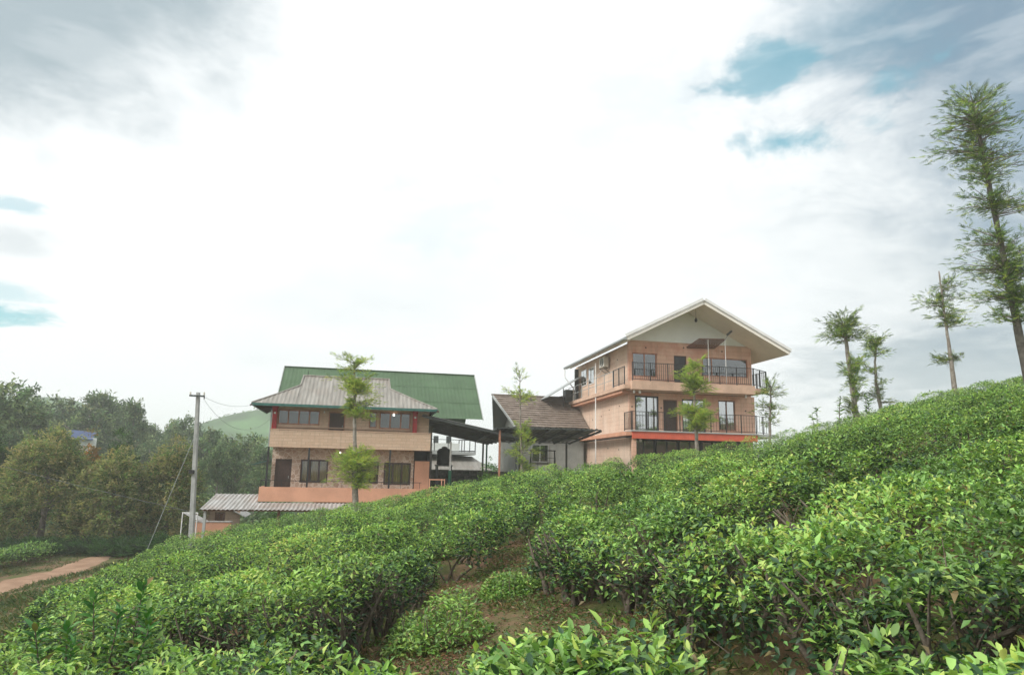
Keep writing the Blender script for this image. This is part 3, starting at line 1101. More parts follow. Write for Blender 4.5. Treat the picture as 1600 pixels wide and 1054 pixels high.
    for (b, z) in ((7.6, 5.95), (9.3, 6.0)):
        s = MB().box(0.235, 0.268, b, b + 1.2, z, z + 1.15).build('window', M_white, E)
        MB().box(0.222, 0.233, b + 0.06, b + 0.57, z + 0.06, z + 1.09).build('pane', M_glass_sky, s)
        MB().box(0.222, 0.233, b + 0.63, b + 1.14, z + 0.06, z + 1.09).build('pane', M_glass_sky, s)
    # balconies
    MB().box(0.0, 7.74, 0.0, 1.2, 4.72, 5.22).build('upper_balcony_slab', M_cream, E)
    MB().box(7.74, 9.1, 0.9, 3.2, 4.95, 5.20).build('upper_balcony_slab', M_cream, E)
    MB().box(-0.36, 0.27, 0.25, 12.0, 4.78, 5.0).build('side_ledge', M_cream, E)
    MB().box(-0.25, 0.27, 1.0, 12.0, 4.60, 4.78).build('side_ledge', M_orange, E)
    MB().box(0.0, 7.74, 0.0, 0.12, 1.93, 2.33).build('red_fascia', M_redband, E)
    MB().box(-0.08, 7.8, -0.06, 1.2, 2.33, 2.40).build('middle_balcony_slab', M_grey, E)
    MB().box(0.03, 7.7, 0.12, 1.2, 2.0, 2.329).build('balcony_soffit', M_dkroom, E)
    MB().box(-0.36, 0.0, 0.1, 12.0, 2.10, 2.32).build('side_ledge', M_orange, E)
    railing(E, (0.06, 0.07, 5.22), (7.68, 0.07, 5.22), 1.05, 8, 58, M_black)
    railing(E, (7.68, 0.07, 5.22), (9.05, 0.95, 5.20), 1.05, 3, 10, M_black)
    railing(E, (9.05, 0.95, 5.20), (9.05, 3.1, 5.20), 1.05, 3, 12, M_black)
    railing(E, (-0.32, 0.35, 5.0), (-0.32, 2.2, 5.0), 1.05, 3, 10, M_black)
    railing(E, (-0.32, 2.3, 5.0), (-0.32, 11.8, 5.0), 1.0, 7, 0, M_gutter, pw=0.035, rails=(1.0, 0.5), rw=0.035)
    railing(E, (0.0, 0.02, 2.40), (7.7, 0.02, 2.40), 1.05, 9, 44, M_black, bw=0.011)
    railing(E, (7.7, 0.02, 2.40), (9.1, 0.9, 2.40), 1.05, 3, 6, M_black)
    railing(E, (-0.04, 0.1, 2.40), (-0.04, 1.15, 2.40), 1.05, 2, 8, M_black)
    MB().box(7.8, 9.15, 0.05, 3.0, 2.2, 2.39).build('middle_balcony_slab', M_grey, E)
    for (a, z) in ((0.25, 4.62), (0.6, 4.62), (7.3, 4.62), (0.3, 1.86), (0.6, 1.86)):
        MB().lathe(a, 0.35, [(0.02, z - 0.1), (0.07, z - 0.08), (0.07, z), (0.04, z + 0.1)], 8).build('ceiling_lamp', M_white, E)
    # ground storey glazing
    for k in range(5):
        a = 0.45 + k * 1.45
        window(E, a, a + 1.4, zg, 1.95, 1.24, 2, M_black, M_glass_dk, fw=0.07, name='glazed_screen')
    MB().box(7.7, 8.1, 1.2, 1.4, zg, 2.0).build('ground_wall', M_wall, E)
    MB().box(0.05, 0.27, 0.15, 0.37, zg, 1.99).build('pillar', M_wall, E)
    # small vent holes in the plaster
    vm = MB().lathe(0, 0, [(0.045, -0.012), (0.05, 0.0), (0.03, 0.012)], 8).mesh('vent_hole', M_dkroom)
    for (a, z) in ((1.36, 7.38), (3.79, 7.5), (6.31, 7.41), (2.27, 3.82), (0.45, 3.83), (7.73, 3.83)):
        o = link('vent_hole', vm, E, (a, 1.197, z))
        o.rotation_euler = (PI / 2, 0, 0)
    for (b, z) in ((4.66, 3.9), (2.81, 3.99), (6.2, 3.6), (3.08, 6.87), (4.95, 1.51), (2.98, 1.38), (8.0, 3.5)):
        o = link('vent_hole', vm, E, (0.267, b, z))
        o.rotation_euler = (0, PI / 2, 0)
    # slatted awning on two white pipes, and the floodlight beside it
    aw = MB()
    aw.bar((4.35, 0.15, 7.88), (6.0, 0.15, 7.94), 0.05)
    aw.bar((4.0, 1.15, 7.50), (5.8, 1.15, 7.56), 0.05)
    ao = aw.build('awning', M_brwood, E)
    for k in range(12):
        f = k / 11
        p, q = lerp((4.35, 0.12, 7.92), (6.0, 0.12, 7.98), f), lerp((4.0, 1.18, 7.53), (5.8, 1.18, 7.59), f)
        MB().bar(p, q, 0.10, 0.025).build('slat', M_brwood, ao)
    for a, zt in ((4.85, 7.88), (5.95, 7.92)):
        MB().tube([(a, 0.12, 5.25), (a, 0.12, zt)], 0.022, 6).build('awning_post', M_white, ao)
    fl = MB().tube([(5.95, 0.12, 7.93), (6.15, 0.0, 8.28)], 0.02, 6).build('floodlight_arm', M_gutter, E)
    MB().bar((6.02, -0.05, 8.20), (6.30, -0.05, 8.44), 0.16, 0.10).build('floodlight_head', M_steel, fl)
    # lean-to and steelwork at the back corner
    ln = MB().slab((-2.4, 10.2, 5.15), (0.15, 10.2, 6.75), (0.15, 12.6, 6.75), (-2.4, 12.6, 5.15), 0.06).build('lean_to_roof', M_gutter, E)
    MB().bar((-2.2, 11.2, 5.1), (0.2, 11.2, 5.6), 0.05).build('truss_bar', M_black, ln)
    MB().bar((-0.9, 11.2, 4.6), (-0.9, 11.2, 5.95), 0.05).build('truss_bar', M_black, ln)
    MB().box(-0.6, 0.2, 11.6, 12.3, 5.0, 5.9).build('steel_cupboard', M_steel, ln)
    # outdoor unit hung on the side wall
    A = empty('air_conditioner', loc_of(ORR, YR, 0.26, 4.9, 6.62), YR, 'off white outdoor air conditioning unit on bracket under the left eave', 'air conditioner')
    MB().box(-0.42, -0.1, -0.48, 0.48, 0.0, 0.66).build('casing', M_ac, A, bevel=0.02)
    MB().box(-0.40, -0.12, -0.481, -0.478, 0.05, 0.6).build('side_panel', M_ac, A)
    fan = MB()
    for rr in (0.08, 0.15, 0.22, 0.27):
        pts = [(-0.43, -0.08 + rr * math.cos(2 * PI * k / 20), 0.33 + rr * math.sin(2 * PI * k / 20)) for k in range(21)]
        fan.tube(pts, 0.008, 4, cap=False)
    fan.build('fan_grille', M_steel, A)
    br = MB()
    for b in (-0.35, 0.35):
        br.bar((-0.45, b, -0.03), (0.0, b, -0.03), 0.03)
        br.bar((-0.4, b, -0.04), (0.0, b, -0.35), 0.025)
    br.build('bracket', M_steel, A)
    MB().tube([(-0.2, 0.5, 0.1), (-0.2, 0.9, -0.2), (-0.2, 1.6, -0.3), (-0.1, 2.2, -0.9)], 0.02, 5).build('pipe', M_white, A)


hill_house()


# ------------------------------------------------------------------ tiled house between the two
M_pale = mat('weathered_white', (0.36, 0.375, 0.35), 0.85, 0.08, 1.5, stain=0.35)


def tiled_house():
    E = empty('tiled_house', loc_of(ORR, YR, -2.8, 9.2, -1.6), YR, 'white walled house with weathered brown tile roof between the two big houses', 'house')
    dx, dy, dz = 2.8, -9.2, 1.6

    def Q(a, b, z):
        return (a + dx, b + dy, z + dz)
    eb, ez, rb, rz = 8.5, 2.88, 12.5, 5.33
    MB().box(-4.6 + dx, -0.0 + dx, 9.2 + dy, 9.4 + dy, -0.6, 3.1 + dz).build('front_wall', M_pale, E)
    MB().box(-4.6 + dx, -0.0 + dx, 15.4 + dy, 15.6 + dy, -0.6, 3.1 + dz).build('rear_wall', M_pale, E)
    m = MB().add([Q(-4.4, 9.4, -2.0), Q(-4.4, 15.4, -2.0), Q(-4.4, 15.4, 3.2), Q(-4.4, 12.5, 5.0), Q(-4.4, 9.4, 3.1)], [(0, 1, 2, 3, 4)])
    m.build('gable_wall', M_dkt, E)
    n = 14
    base = MB().slab(Q(-5.0, eb, ez), Q(0.22, eb, ez), Q(0.22, rb, rz), Q(-5.85, rb, rz), 0.10)
    base.slab(Q(-5.85, rb, rz), Q(0.22, rb, rz), Q(0.22, 16.5, ez), Q(-5.0, 16.5, ez), 0.10)
    rf = base.build('roof', M_dkt, E)
    for k in range(n):
        f0, f1 = k / n, (k + 1.12) / n
        lo = -5.0 - 0.85 * f0
        p0, p1 = (lo, eb + (rb - eb) * f0, ez + (rz - ez) * f0 + 0.085), (0.2, eb + (rb - eb) * f0, ez + (rz - ez) * f0 + 0.085)
        lo1 = -5.0 - 0.85 * min(1, f1)
        q1, q0 = (0.2, eb + (rb - eb) * f1, ez + (rz - ez) * f1 + 0.03), (lo1, eb + (rb - eb) * f1, ez + (rz - ez) * f1 + 0.03)
        # the front edge of each course is a row of slightly uneven tiles
        mb = MB()
        nt = 22
        for i in range(nt):
            u0, u1 = i / nt, (i + 0.97) / nt
            j = random.uniform(-0.012, 0.012)
            a = [lerp(p0, p1, u0), lerp(p0, p1, u1), lerp(q0, q1, u1), lerp(q0, q1, u0)]
            a = [Q(x, y - (0.012 + j if w < 2 else 0), z + (j if w < 2 else 0)) for w, (x, y, z) in enumerate(a)]
            mb.slab(*a, 0.03)
        mb.build('tile_course', M_tile, rf)
    MB().bar(Q(-5.95, rb, rz + 0.08), Q(0.2, rb, rz + 0.08), 0.22, 0.09).build('ridge_cap', M_tile, rf)
    MB().bar(Q(-5.0, eb - 0.03, ez), Q(-5.88, rb, rz + 0.02), 0.06, 0.16).build('barge_board', M_grey, rf)
    MB().bar(Q(-5.0, 16.5, ez), Q(-5.88, rb, rz + 0.02), 0.06, 0.16).build('barge_board', M_grey, rf)
    window(E, -0.9, 0.3, 2.2, 3.4, 9.12 + dy, 2, M_grey, M_glass_dk)
    # swing frame in its yard
    zs = gz(*loc_of(ORR, YR, -4.2, 4)[:2])
    W = empty('swing_frame', (*loc_of(ORR, YR, -4.2, 4.0)[:2], zs), YR, 'black steel swing frame standing before the white wall', 'swing')
    h = 1.24 - zs
    for s in (-0.75, 0.75):
        lg = MB()
        for q in (-0.5, 0.5):
            lg.tube([(s * 1.15, q, 0), (s * 0.97, 0, h)], 0.035, 6)
        lg.build('leg', M_black, W)
    MB().tube([(-0.8, 0, h), (0.8, 0, h)], 0.035, 6).build('crossbar', M_black, W)
    for q in (0.45, 0.8):
        MB().tube([(-0.8, 0, h - q), (0.8, 0, h - q)], 0.014, 5).build('side_rail', M_black, W)
    ch = MB()
    for q in (-0.3, 0.3):
        ch.tube([(q, 0, h), (q, 0, h - 1.6)], 0.012, 4)
    ch.build('chain', M_black, W)
    MB().box(-0.4, 0.4, -0.15, 0.15, h - 1.64, h - 1.6).build('seat', M_dkwood, W)


tiled_house()


# ------------------------------------------------------------------ steel canopies joining the houses
def canopy(name, o, yaw, label, corner, slope_a, slope_b, la, lb, posts, wave_axis, nraf):
    a0, b0, z0 = corner
    gzv = min(gz(*loc_of(o, yaw, a0 + p[0], b0 + p[1])[:2]) for p in posts)
    E = empty(name, loc_of(o, yaw, a0, b0, gzv), yaw, label, 'canopy')

    def P(a, b):
        return (a, b, z0 - gzv + slope_a * a + slope_b * b)
    mb = MB()
    if wave_axis == 'b':
        corr(mb, 160, lambda t: [P(0, lb * t), P(la, lb * t)], amp=0.025, wave=0.35, length=lb)
    else:
        corr(mb, 160, lambda t: [P(la * t, 0), P(la * t, lb)], amp=0.025, wave=0.3, length=la)
    mb.build('roof_sheet', M_dkt, E)
    for k in range(nraf):
        f = k / (nraf - 1)
        p, q = (P(0, lb * f), P(la, lb * f)) if wave_axis == 'b' else (P(la * f, 0), P(la * f, lb))
        MB().bar((p[0], p[1], p[2] - 0.1), (q[0], q[1], q[2] - 0.1), 0.06, 0.12).build('rafter', M_steel, E)
    for k in range(4):
        f = k / 3
        p, q = (P(la * f, 0), P(la * f, lb)) if wave_axis == 'b' else (P(0, lb * f), P(la, lb * f))
        MB().bar((p[0], p[1], p[2] - 0.05), (q[0], q[1], q[2] - 0.05), 0.05, 0.06).build('purlin', M_steel, E)
    for (a, b, m) in posts:
        p = P(a, b)
        MB().box(a - 0.05, a + 0.05, b - 0.05, b + 0.05, -0.2, p[2] - 0.14).build('post', m, E)
    return E


canopy('steel_canopy', OL, YL, 'dark sloping sheet metal canopy running right from the stone clad house', (7.9, 0.0, 2.93), -0.19, 0.0, 5.5, 10.0,
       [(5.3, 9.7, M_gpaint), (5.3, 5.0, M_steel), (5.3, 0.3, M_steel)], 'b', 8)
canopy('carport_canopy', ORR, YR, 'flat dark sheet metal canopy below the brown tile roof', (-7.7, 0.6, 2.36), 0.008, -0.075, 6.05, 6.6,
       [(0.25, 5.9, M_steel), (2.6, 5.9, M_steel), (5.7, 5.9, M_steel), (0.25, 0.3, M_frame)], 'a', 7)


# ------------------------------------------------------------------ things between and behind
def yard():
    # water tank on its stand
    x, y = -3.94, 43.0
    g = gz(x, y)
    E = empty('water_tank', (x, y, g), 0, 'black plastic water tank with ribbed sides on a steel stand', 'water tank')
    zb, zt = 0.27 - g, 1.12 - g
    pr = [(0.40, zb)]
    for k in range(5):
        z = zb + (zt - zb) * (k + 0.5) / 5
        pr += [(0.43, z - 0.05), (0.45, z), (0.43, z + 0.05)]
    pr += [(0.42, zt), (0.30, zt + 0.10), (0.16, zt + 0.14)]
    MB().lathe(0, 0, pr, 20).build('tank_body', M_tank, E, smooth=True)
    MB().lathe(0, 0, [(0.17, zt + 0.14), (0.17, zt + 0.20), (0.05, zt + 0.24)], 14).build('lid', M_tank, E)
    MB().box(-0.5, 0.5, -0.5, 0.5, zb - 0.08, zb).build('platform', M_steel, E)
    for sx in (-0.42, 0.42):
        for sy in (-0.42, 0.42):
            MB().box(sx - 0.035, sx + 0.035, sy - 0.035, sy + 0.035, -0.1, zb - 0.08).build('leg', M_steel, E)
    # white lamp post with a green foot
    x, y = -3.36, 40.5
    g = gz(x, y)
    E = empty('pipe_post', (x, y, g), 0, 'slim white pipe post with a dark green lower half beside the black tank', 'post')
    MB().tube([(0, 0, 0), (0, 0, -0.05 - g)], 0.10, 10).build('post_foot', M_gpaint, E)
    MB().tube([(0, 0, -0.05 - g), (0, 0, 1.55 - g)], 0.055, 10).build('post_shaft', M_white, E)
    # orange pipe barrier
    x, y = -3.85, 38.4
    g = gz(x, y)
    E = empty('pipe_barrier', (x, y, g), R(6), 'orange painted pipe barrier at the corner of the stone clad house', 'barrier')
    h = -0.55 - g
    MB().tube([(-0.42, 0, h), (0.42, 0, h)], 0.03, 6).build('top_rail', M_orange, E)
    MB().tube([(-0.42, 0, h - 0.4), (0.42, 0, h - 0.4)], 0.02, 6).build('lower_rail', M_orange, E)
    for s in (-0.4, 0.25, 0.4):
        MB().tube([(s, 0, 0), (s, 0, h + 0.05)], 0.028, 6).build('upright', M_orange, E)
    # dark stone yard wall
    x, y = -2.4, 47.0
    g = gz(x, y)
    E = empty('yard_wall', (x, y, g), R(12), 'dark mossy stone yard wall behind the black tank', 'wall')
    stm = [MB().box(-0.24, 0.24, -0.12, 0.12, -0.15, 0.15).mesh('stone', m) for m in
           (mat('moss_stone', (0.055, 0.06, 0.05), 0.95, 0.3, 6), mat('grey_stone', (0.095, 0.09, 0.08), 0.95, 0.3, 6))]
    top = -0.05 - g
    MB().box(-2.9, 2.9, -0.08, 0.2, -0.2, top - 0.04).build('wall_core', M_dkroom, E)
    k = 0
    for r_ in range(3):
        for c in range(11):
            o = link('stone', stm[(c * 7 + r_ * 3) % 2], E, (-2.6 + c * 0.52 + (r_ % 2) * 0.2, random.uniform(-0.03, 0.02), top - 0.16 - r_ * 0.32))
            o.scale = (random.uniform(0.92, 1.04), 1, random.uniform(0.9, 1.02))
    # grey house further back
    x, y = -4.3, 58.0
    g = gz(x, y)
    E = empty('grey_house', (x, y, g), R(12), 'grey plastered house with railed terrace seen under the steel canopy', 'house')
    t = 2.0 - g

    def bx(n, a0, a1, b0, b1, z0, z1, m):
        return MB().box(a0, a1, b0, b1, z0 - g, z1 - g).build(n, m, E)
    bx('wall', -4.0, 0.6, 1.0, 6.0, g - 0.3, 1.2, M_grey)
    bx('terrace_slab', -4.2, 1.5, -0.4, 6.0, 1.2, 1.42, M_grey)
    bx('terrace_parapet', -4.2, 0.2, 0.2, 0.4, 1.42, 2.1, M_gable)
    bx('stair_tower', -1.6, -1.2, 3.0, 3.4, 1.42, 2.8, M_steel)
    bx('stair_tower', -0.5, -0.1, 3.0, 3.4, 1.42, 2.8, M_steel)
    MB().slab((-3.8, -1.9, 0.0 - g), (2.6, -1.9, 0.0 - g), (1.4, 1.0, 1.1 - g), (-3.8, 1.0, 1.1 - g), 0.06).build('roof', M_tin, E)
    bx('lower_wall', -3.6, 2.2, -1.2, 1.0, g - 0.3, 0.0, M_dkroom)
    railing(E, (0.2, 0.3, 1.42 - g), (1.45, -0.3, 1.42 - g), 0.95, 4, 0, M_black, rails=(1.0, 0.1), rw=0.05, pw=0.06)
    railing(E, (-4.1, -0.35, 1.42 - g), (1.45, -0.35, 1.42 - g), 0.95, 6, 0, M_black, rails=(1.0, 0.05), rw=0.05, pw=0.06)
    # blue sheeted hut in the wood
    x, y = -44.8, 74.0
    g = gz(x, y)
    E = empty('blue_hut', (x, y, g), R(25), 'blue sheeted hut roof showing among the far trees', 'hut')
    h = 2.5 - g
    MB().wall(-1.4, 1.6, -0.2, h, 0, 0.15, [(-0.4, 0.4, -0.2, 1.9)]).build('wall', M_gable, E)
    MB().box(-1.4, 1.6, 0.3, 0.4, -0.2, h).build('rear_wall', M_gable, E)
    MB().slab((-1.5, -0.5, h), (1.3, -0.5, h - 0.2), (1.3, 2.5, h + 0.7), (-1.5, 2.5, h + 0.9), 0.05).build('roof', M_blue, E)


yard()


# ------------------------------------------------------------------ concrete pole, stay and wires
def pole():
    bx_, by_ = -13.36, 31.0
    g = gz(bx_, by_)
    E = empty('utility_pole', (bx_, by_, g), 0, 'tall square concrete utility pole with a short steel crossarm', 'utility pole')
    top = Vector((-0.42, 0, 3.12 - g))
    b = MB()
    r0, r1 = 0.105, 0.07
    vs = [(-r0, -r0, -0.2), (r0, -r0, -0.2), (r0, r0, -0.2), (-r0, r0, -0.2)] + [(top.x + sx * r1, sy * r1, top.z) for sx, sy in ((-1, -1), (1, -1), (1, 1), (-1, 1))]
    b.add(vs, [(0, 3, 2, 1), (4, 5, 6, 7), (0, 1, 5, 4), (1, 2, 6, 5), (2, 3, 7, 6), (3, 0, 4, 7)])
    b.build('shaft', M_conc, E, bevel=0.015)
    c = MB().bar((top.x - 0.30, -0.15, top.z - 0.16), (top.x + 0.36, -0.15, top.z - 0.18), 0.07, 0.07).build('crossarm', M_steel, E)
    for s in (-0.27, 0.33):
        MB().lathe(top.x + s, -0.15, [(0.02, top.z - 0.14), (0.045, top.z - 0.10), (0.03, top.z - 0.06), (0.045, top.z - 0.03), (0.01, top.z + 0.02)], 8).build('insulator', M_ac, c)
    MB().tube([(top.x + 0.33, -0.15, top.z - 0.15), (top.x + 0.36, -0.15, top.z - 0.30)], 0.025, 6).build('hook', M_black, c)
    MB().box(-0.40, -0.20, -0.20, -0.10, 4.0, 4.16).build('clamp', M_black, E)
    pt = Vector((bx_, by_, g)) + top

    def wire(name, p, q, sag, r, label, m=M_steel):
        p, q = Vector(p), Vector(q)
        pts = []
        for k in range(13):
            f = k / 12
            v = p.lerp(q, f)
            v.z -= sag * 4 * f * (1 - f)
            pts.append(v - p)
        o = MB().tube(pts, r, 5).build(name, m, None, loc=p)
        tag(o, label, 'wire')
    e1 = loc_of(OL, YL, -0.85, -0.6, 3.1)
    wire('overhead_wire', pt + Vector((0.33, -0.15, -0.2)), e1, 0.25, 0.008, 'thin overhead wire from the crossarm to the grey porch eave', M_gutter)
    wire('service_cable', pt + Vector((0.33, -0.15, -0.3)), loc_of(OL, YL, -0.1, 0.3, 2.4), 0.9, 0.008, 'slack lower cable drooping from the pole to the house wall', M_gutter)
    wire('telephone_line', (-60, 60, 4.6), (bx_ - 0.16, by_, -2.0), 0.5, 0.012, 'low dark line reaching the pole from the brown trees')
    gx, gy = -15.1, 30.2
    wire('stay_wire', (gx, gy, gz(gx, gy) - 0.05), (bx_ - 0.3, by_ - 0.1, 1.3), -0.02, 0.012, 'taut diagonal stay wire left of the concrete pole', M_gutter)


pole()
# ================================================================== plants
def norm(v):
    return v / np.maximum(np.linalg.norm(v, axis=1, keepdims=True), 1e-9)


def rand_dirs(n, zlo=-1.0, zhi=1.0):
    z = rng.uniform(zlo, zhi, n)
    a = rng.uniform(0, 2 * PI, n)
    r = np.sqrt(np.maximum(0, 1 - z * z))
    return np.stack([r * np.cos(a), r * np.sin(a), z], 1)


def leaves(P, D, L, W, C, shape='diamond', curl=0.25, fold=0.22):
    """leaf blades: base points P, directions D, lengths L, widths W, colours C"""
    n = len(P)
    L = np.broadcast_to(np.asarray(L, float), (n,))[:, None]
    W = np.broadcast_to(np.asarray(W, float), (n,))[:, None]
    D = norm(D)
    up = np.tile(np.array([[0, 0, 1.0]]), (n, 1)) + rng.normal(0, 0.35, (n, 3))
    Sd = norm(np.cross(D, up))
    N = np.cross(Sd, D)
    if shape == 'diamond':
        V = np.stack([P, P + D * L * 0.45 + Sd * W * 0.5 + N * W * fold, P + D * L - N * L * curl * 0.5, P + D * L * 0.45 - Sd * W * 0.5 + N * W * fold], 1)
        T = np.array([[0, 1, 2], [0, 2, 3]])
    elif shape == 'mid':
        mp = P + D * L * 0.48 - N * L * curl * 0.2
        V = np.stack([P, mp + Sd * W * 0.5 + N * W * fold, P + D * L - N * L * curl, mp - Sd * W * 0.5 + N * W * fold, mp], 1)
        T = np.array([[0, 4, 1], [1, 4, 2], [0, 3, 4], [3, 2, 4]])
    else:
        def mid(t):
            return P + D * L * t - N * L * curl * t * t
        m1, m2 = mid(0.32), mid(0.70)
        V = np.stack([P, m1 + Sd * W * 0.46 + N * W * fold, m2 + Sd * W * 0.38 + N * W * fold * 0.8, mid(1.0),
                      m2 - Sd * W * 0.38 + N * W * fold * 0.8, m1 - Sd * W * 0.46 + N * W * fold, m1, m2], 1)
        T = np.array([[0, 6, 1], [0, 5, 6], [6, 7, 2], [6, 2, 1], [5, 4, 7], [5, 7, 6], [7, 3, 2], [4, 3, 7]])
    k = V.shape[1]
    F = (np.arange(n)[:, None, None] * k + T[None]).reshape(-1, 3)
    col = np.repeat(C, k, axis=0)
    return V.reshape(-1, 3), F, col


def merge(parts):
    Vs, Fs, Cs, o = [], [], [], 0
    for V, F, C in parts:
        Vs.append(V)
        Fs.append(F + o)
        Cs.append(C)
        o += len(V)
    return np.concatenate(Vs), np.concatenate(Fs), np.concatenate(Cs)


def palette(n, cols, weights, jit=0.18):
    cols = np.array(cols)
    i = rng.choice(len(cols), n, p=np.array(weights) / sum(weights))
    return np.clip(cols[i] * rng.normal(1, jit, (n, 1)) * rng.normal(1, 0.06, (n, 3)), 0.004, 0.9)


# ------------------------------------------------------------------ tea field layout (metres, plan view)
GAPS = [  # foot tracks and furrows between the bushes: polyline, half width
    ([(3.4, 3.0), (2.0, 3.1), (1.2, 3.7)], 0.16),
    ([(1.2, 3.7), (0.7, 4.8), (0.1, 6.2), (-0.2, 8.0), (-0.1, 9.6), (0.45, 10.9)], 0.42),
    ([(0.5, 5.5), (-0.15, 7.0), (-0.30, 8.4), (-0.15, 9.4)], 0.58),
    ([(-0.35, 7.6), (-0.75, 6.6), (-0.75, 5.6), (-0.3, 5.1)], 0.60),
    ([(-1.0, 5.0), (-0.5, 4.75), (0.0, 4.65), (0.5, 4.35), (0.95, 3.85)], 0.40),
    ([(0.45, 10.9), (1.6, 11.2), (3.2, 10.3), (4.3, 9.4), (5.8, 9.1), (7.5, 9.4), (10, 10.2)], 0.26),
    ([(0.3, 5.4), (-0.9, 5.05), (-1.8, 5.5), (-3.2, 6.5), (-5.0, 8.0), (-8.0, 10.9)], 0.26),
    ([(0.8, 5.6), (1.6, 6.1), (2.4, 6.75), (3.3, 7.6), (4.3, 8.6), (5.8, 9.1)], 0.34),
    ([(0.0, 5.3), (-0.65, 4.7), (-0.98, 4.0), (-1.05, 3.2), (-1.0, 0.5)], 0.07),
    ([(1.1, 3.8), (0.82, 2.8), (0.55, 1.8), (0.25, 0.5)], 0.17),
    ([(3.0, 16.8), (4.3, 15.6), (5.25, 12.6), (5.9, 10.9), (5.8, 9.1)], 0.34),
    ([(0.0, 9.4), (-1.4, 9.8), (-4.0, 11.0), (-8.0, 13.8), (-11, 16.5)], 0.25),
    ([(0.45, 10.9), (-0.3, 12.4), (-4.0, 14.2), (-9.0, 17.8), (-12, 20.5)], 0.25),
    ([(0.6, 14.6), (-1.0, 16.2), (-5.0, 17.8), (-10.5, 22.3), (-13, 25)], 0.26),
    ([(0.9, 18.6), (-2.0, 20.0), (-6.0, 22.0), (-12.0, 27.0)], 0.27),
    ([(0.45, 10.9), (0.7, 14.5), (0.9, 18.6), (2.0, 23.0), (2.0, 28.0)], 0.13),
    ([(3.0, 16.8), (3.2, 20.0), (4.2, 24.0), (4.6, 28.0)], 0.28),
    ([(3.0, 16.8), (5.2, 17.2), (7.2, 14.4), (8.2, 12.0), (10.0, 10.2), (13, 10.6)], 0.25),
    ([(3.3, 20.6), (6.5, 20.0), (9.3, 16.6), (11.0, 14.0), (14, 13.0)], 0.26),
    ([(4.2, 24.0), (8.2, 23.4), (11.5, 19.8), (14.2, 16.8), (18, 15.5)], 0.27),
    ([(8.2, 27.5), (13.0, 24.0), (17, 20.2), (22, 18)], 0.27),
]
SEG = []
for pl, hw in GAPS:
    # break the straight runs up so that the furrows wander
    pts = []
    for p, q in zip(pl[:-1], pl[1:]):
        n = max(1, int(math.dist(p, q) / 0.7))
        pts += [lerp(p, q, k / n) for k in range(n)]
    pts.append(pl[-1])
    pts = [(x + 0.30 * float(vnoise(np.array(x * 0.9), np.array(y * 0.9), 21)), y + 0.30 * float(vnoise(np.array(x * 0.9), np.array(y * 0.9), 22))) for x, y in pts]
    for p, q in zip(pts[:-1], pts[1:]):
        SEG.append((*p, *q, hw))
SEG = np.array(SEG)


def gap_dist(x, y):
    """distance to the nearest furrow edge, negative inside it"""
    out = np.full(x.shape, 9.0)
    side = np.zeros(x.shape)
    rad = np.hypot(x, y)
    wob = 0.10 * vnoise(x / 0.45, y / 0.45, 31) + 0.10 * vnoise(x / 0.2, y / 0.2, 32)
    for x0, y0, x1, y1, hw in SEG:
        m = (np.abs(x - (x0 + x1) / 2) < 1.8) & (np.abs(y - (y0 + y1) / 2) < 1.8)
        if not m.any():
            continue
        dx, dy = x1 - x0, y1 - y0
        t = np.clip(((x[m] - x0) * dx + (y[m] - y0) * dy) / (dx * dx + dy * dy + 1e-9), 0, 1)
        d = np.hypot(x[m] - x0 - t * dx, y[m] - y0 - t * dy) - hw
        cl = np.hypot(x0 + t * dx, y0 + t * dy)
        better = d < out[m]
        side[m] = np.where(better, np.clip((rad[m] - cl) / (d + hw + 0.05), -1, 1), side[m])
        out[m] = np.where(better, d, out[m])
    edge = (x - (-3.0 - 0.36 * y)) / 1.06           # left border of the field
    out = np.minimum(out, edge)
    out = np.minimum(out, 29.2 + 1.6 * vnoise(x / 3.0, x * 0 + 0.5, 12) - y)
    gap_dist.side = side
    return out + wob


# bush centres on a jittered grid: every bush bulges a little above the seams to its neighbours
def bush_relief(x, y, cell=1.25):
    u, v = x / cell, y / cell
    iu, iv = np.floor(u), np.floor(v)
    d1 = np.full(x.shape, 9.0)
    d2 = np.full(x.shape, 9.0)
    hh = np.zeros(x.shape)
    for a in (-1, 0, 1):
        for b in (-1, 0, 1):
            cu = iu + a + 0.15 + 0.7 * hash2(iu + a, iv + b, 41)
            cv = iv + b + 0.15 + 0.7 * hash2(iu + a, iv + b, 42)
            d = np.hypot(u - cu, v - cv)
            h = hash2(iu + a, iv + b, 43) - 0.5
            nearer = d < d1
            d2 = np.where(nearer, d1, np.minimum(d2, d))
            hh = np.where(nearer, h, hh)
            d1 = np.where(nearer, d, d1)
    e = (d2 - d1) * cell * 0.5
    return 0.17 * hh - (0.26 + 0.16 * sstep(y, 6, 11)) * np.exp(-(e / 0.16) ** 2), hh


def canopy_h(x, y, gd, side=0.0):
    rel, hh = bush_relief(x, y)
    h = 0.80 + rel + 0.10 * vnoise(x / 0.9, y / 0.9, 51) + 0.05 * vnoise(x / 0.35, y / 0.35, 52)
    # a row seen across its furrow stands taller on the uphill side than the one before it
    h = h + np.where(np.asarray(side) > 0, 0.09 + 0.20 * sstep(y, 8.0, 11.5), 0.24) * side * np.exp(-np.maximum(gd, 0) / np.where(np.asarray(side) > 0, 1.1, 0.7))
    # the bushes nearest the viewer are clipped lower
    h = h - 0.13 * sstep(x, 0.5, 1.1) * sstep(-y, -3.4, -2.6)
    h = h - 0.03 * sstep(-y, -4.6, -3.2)
    t = np.clip(gd / 0.42, 0, 1)
    return h * (0.66 + 0.34 * np.sqrt(t)), hh


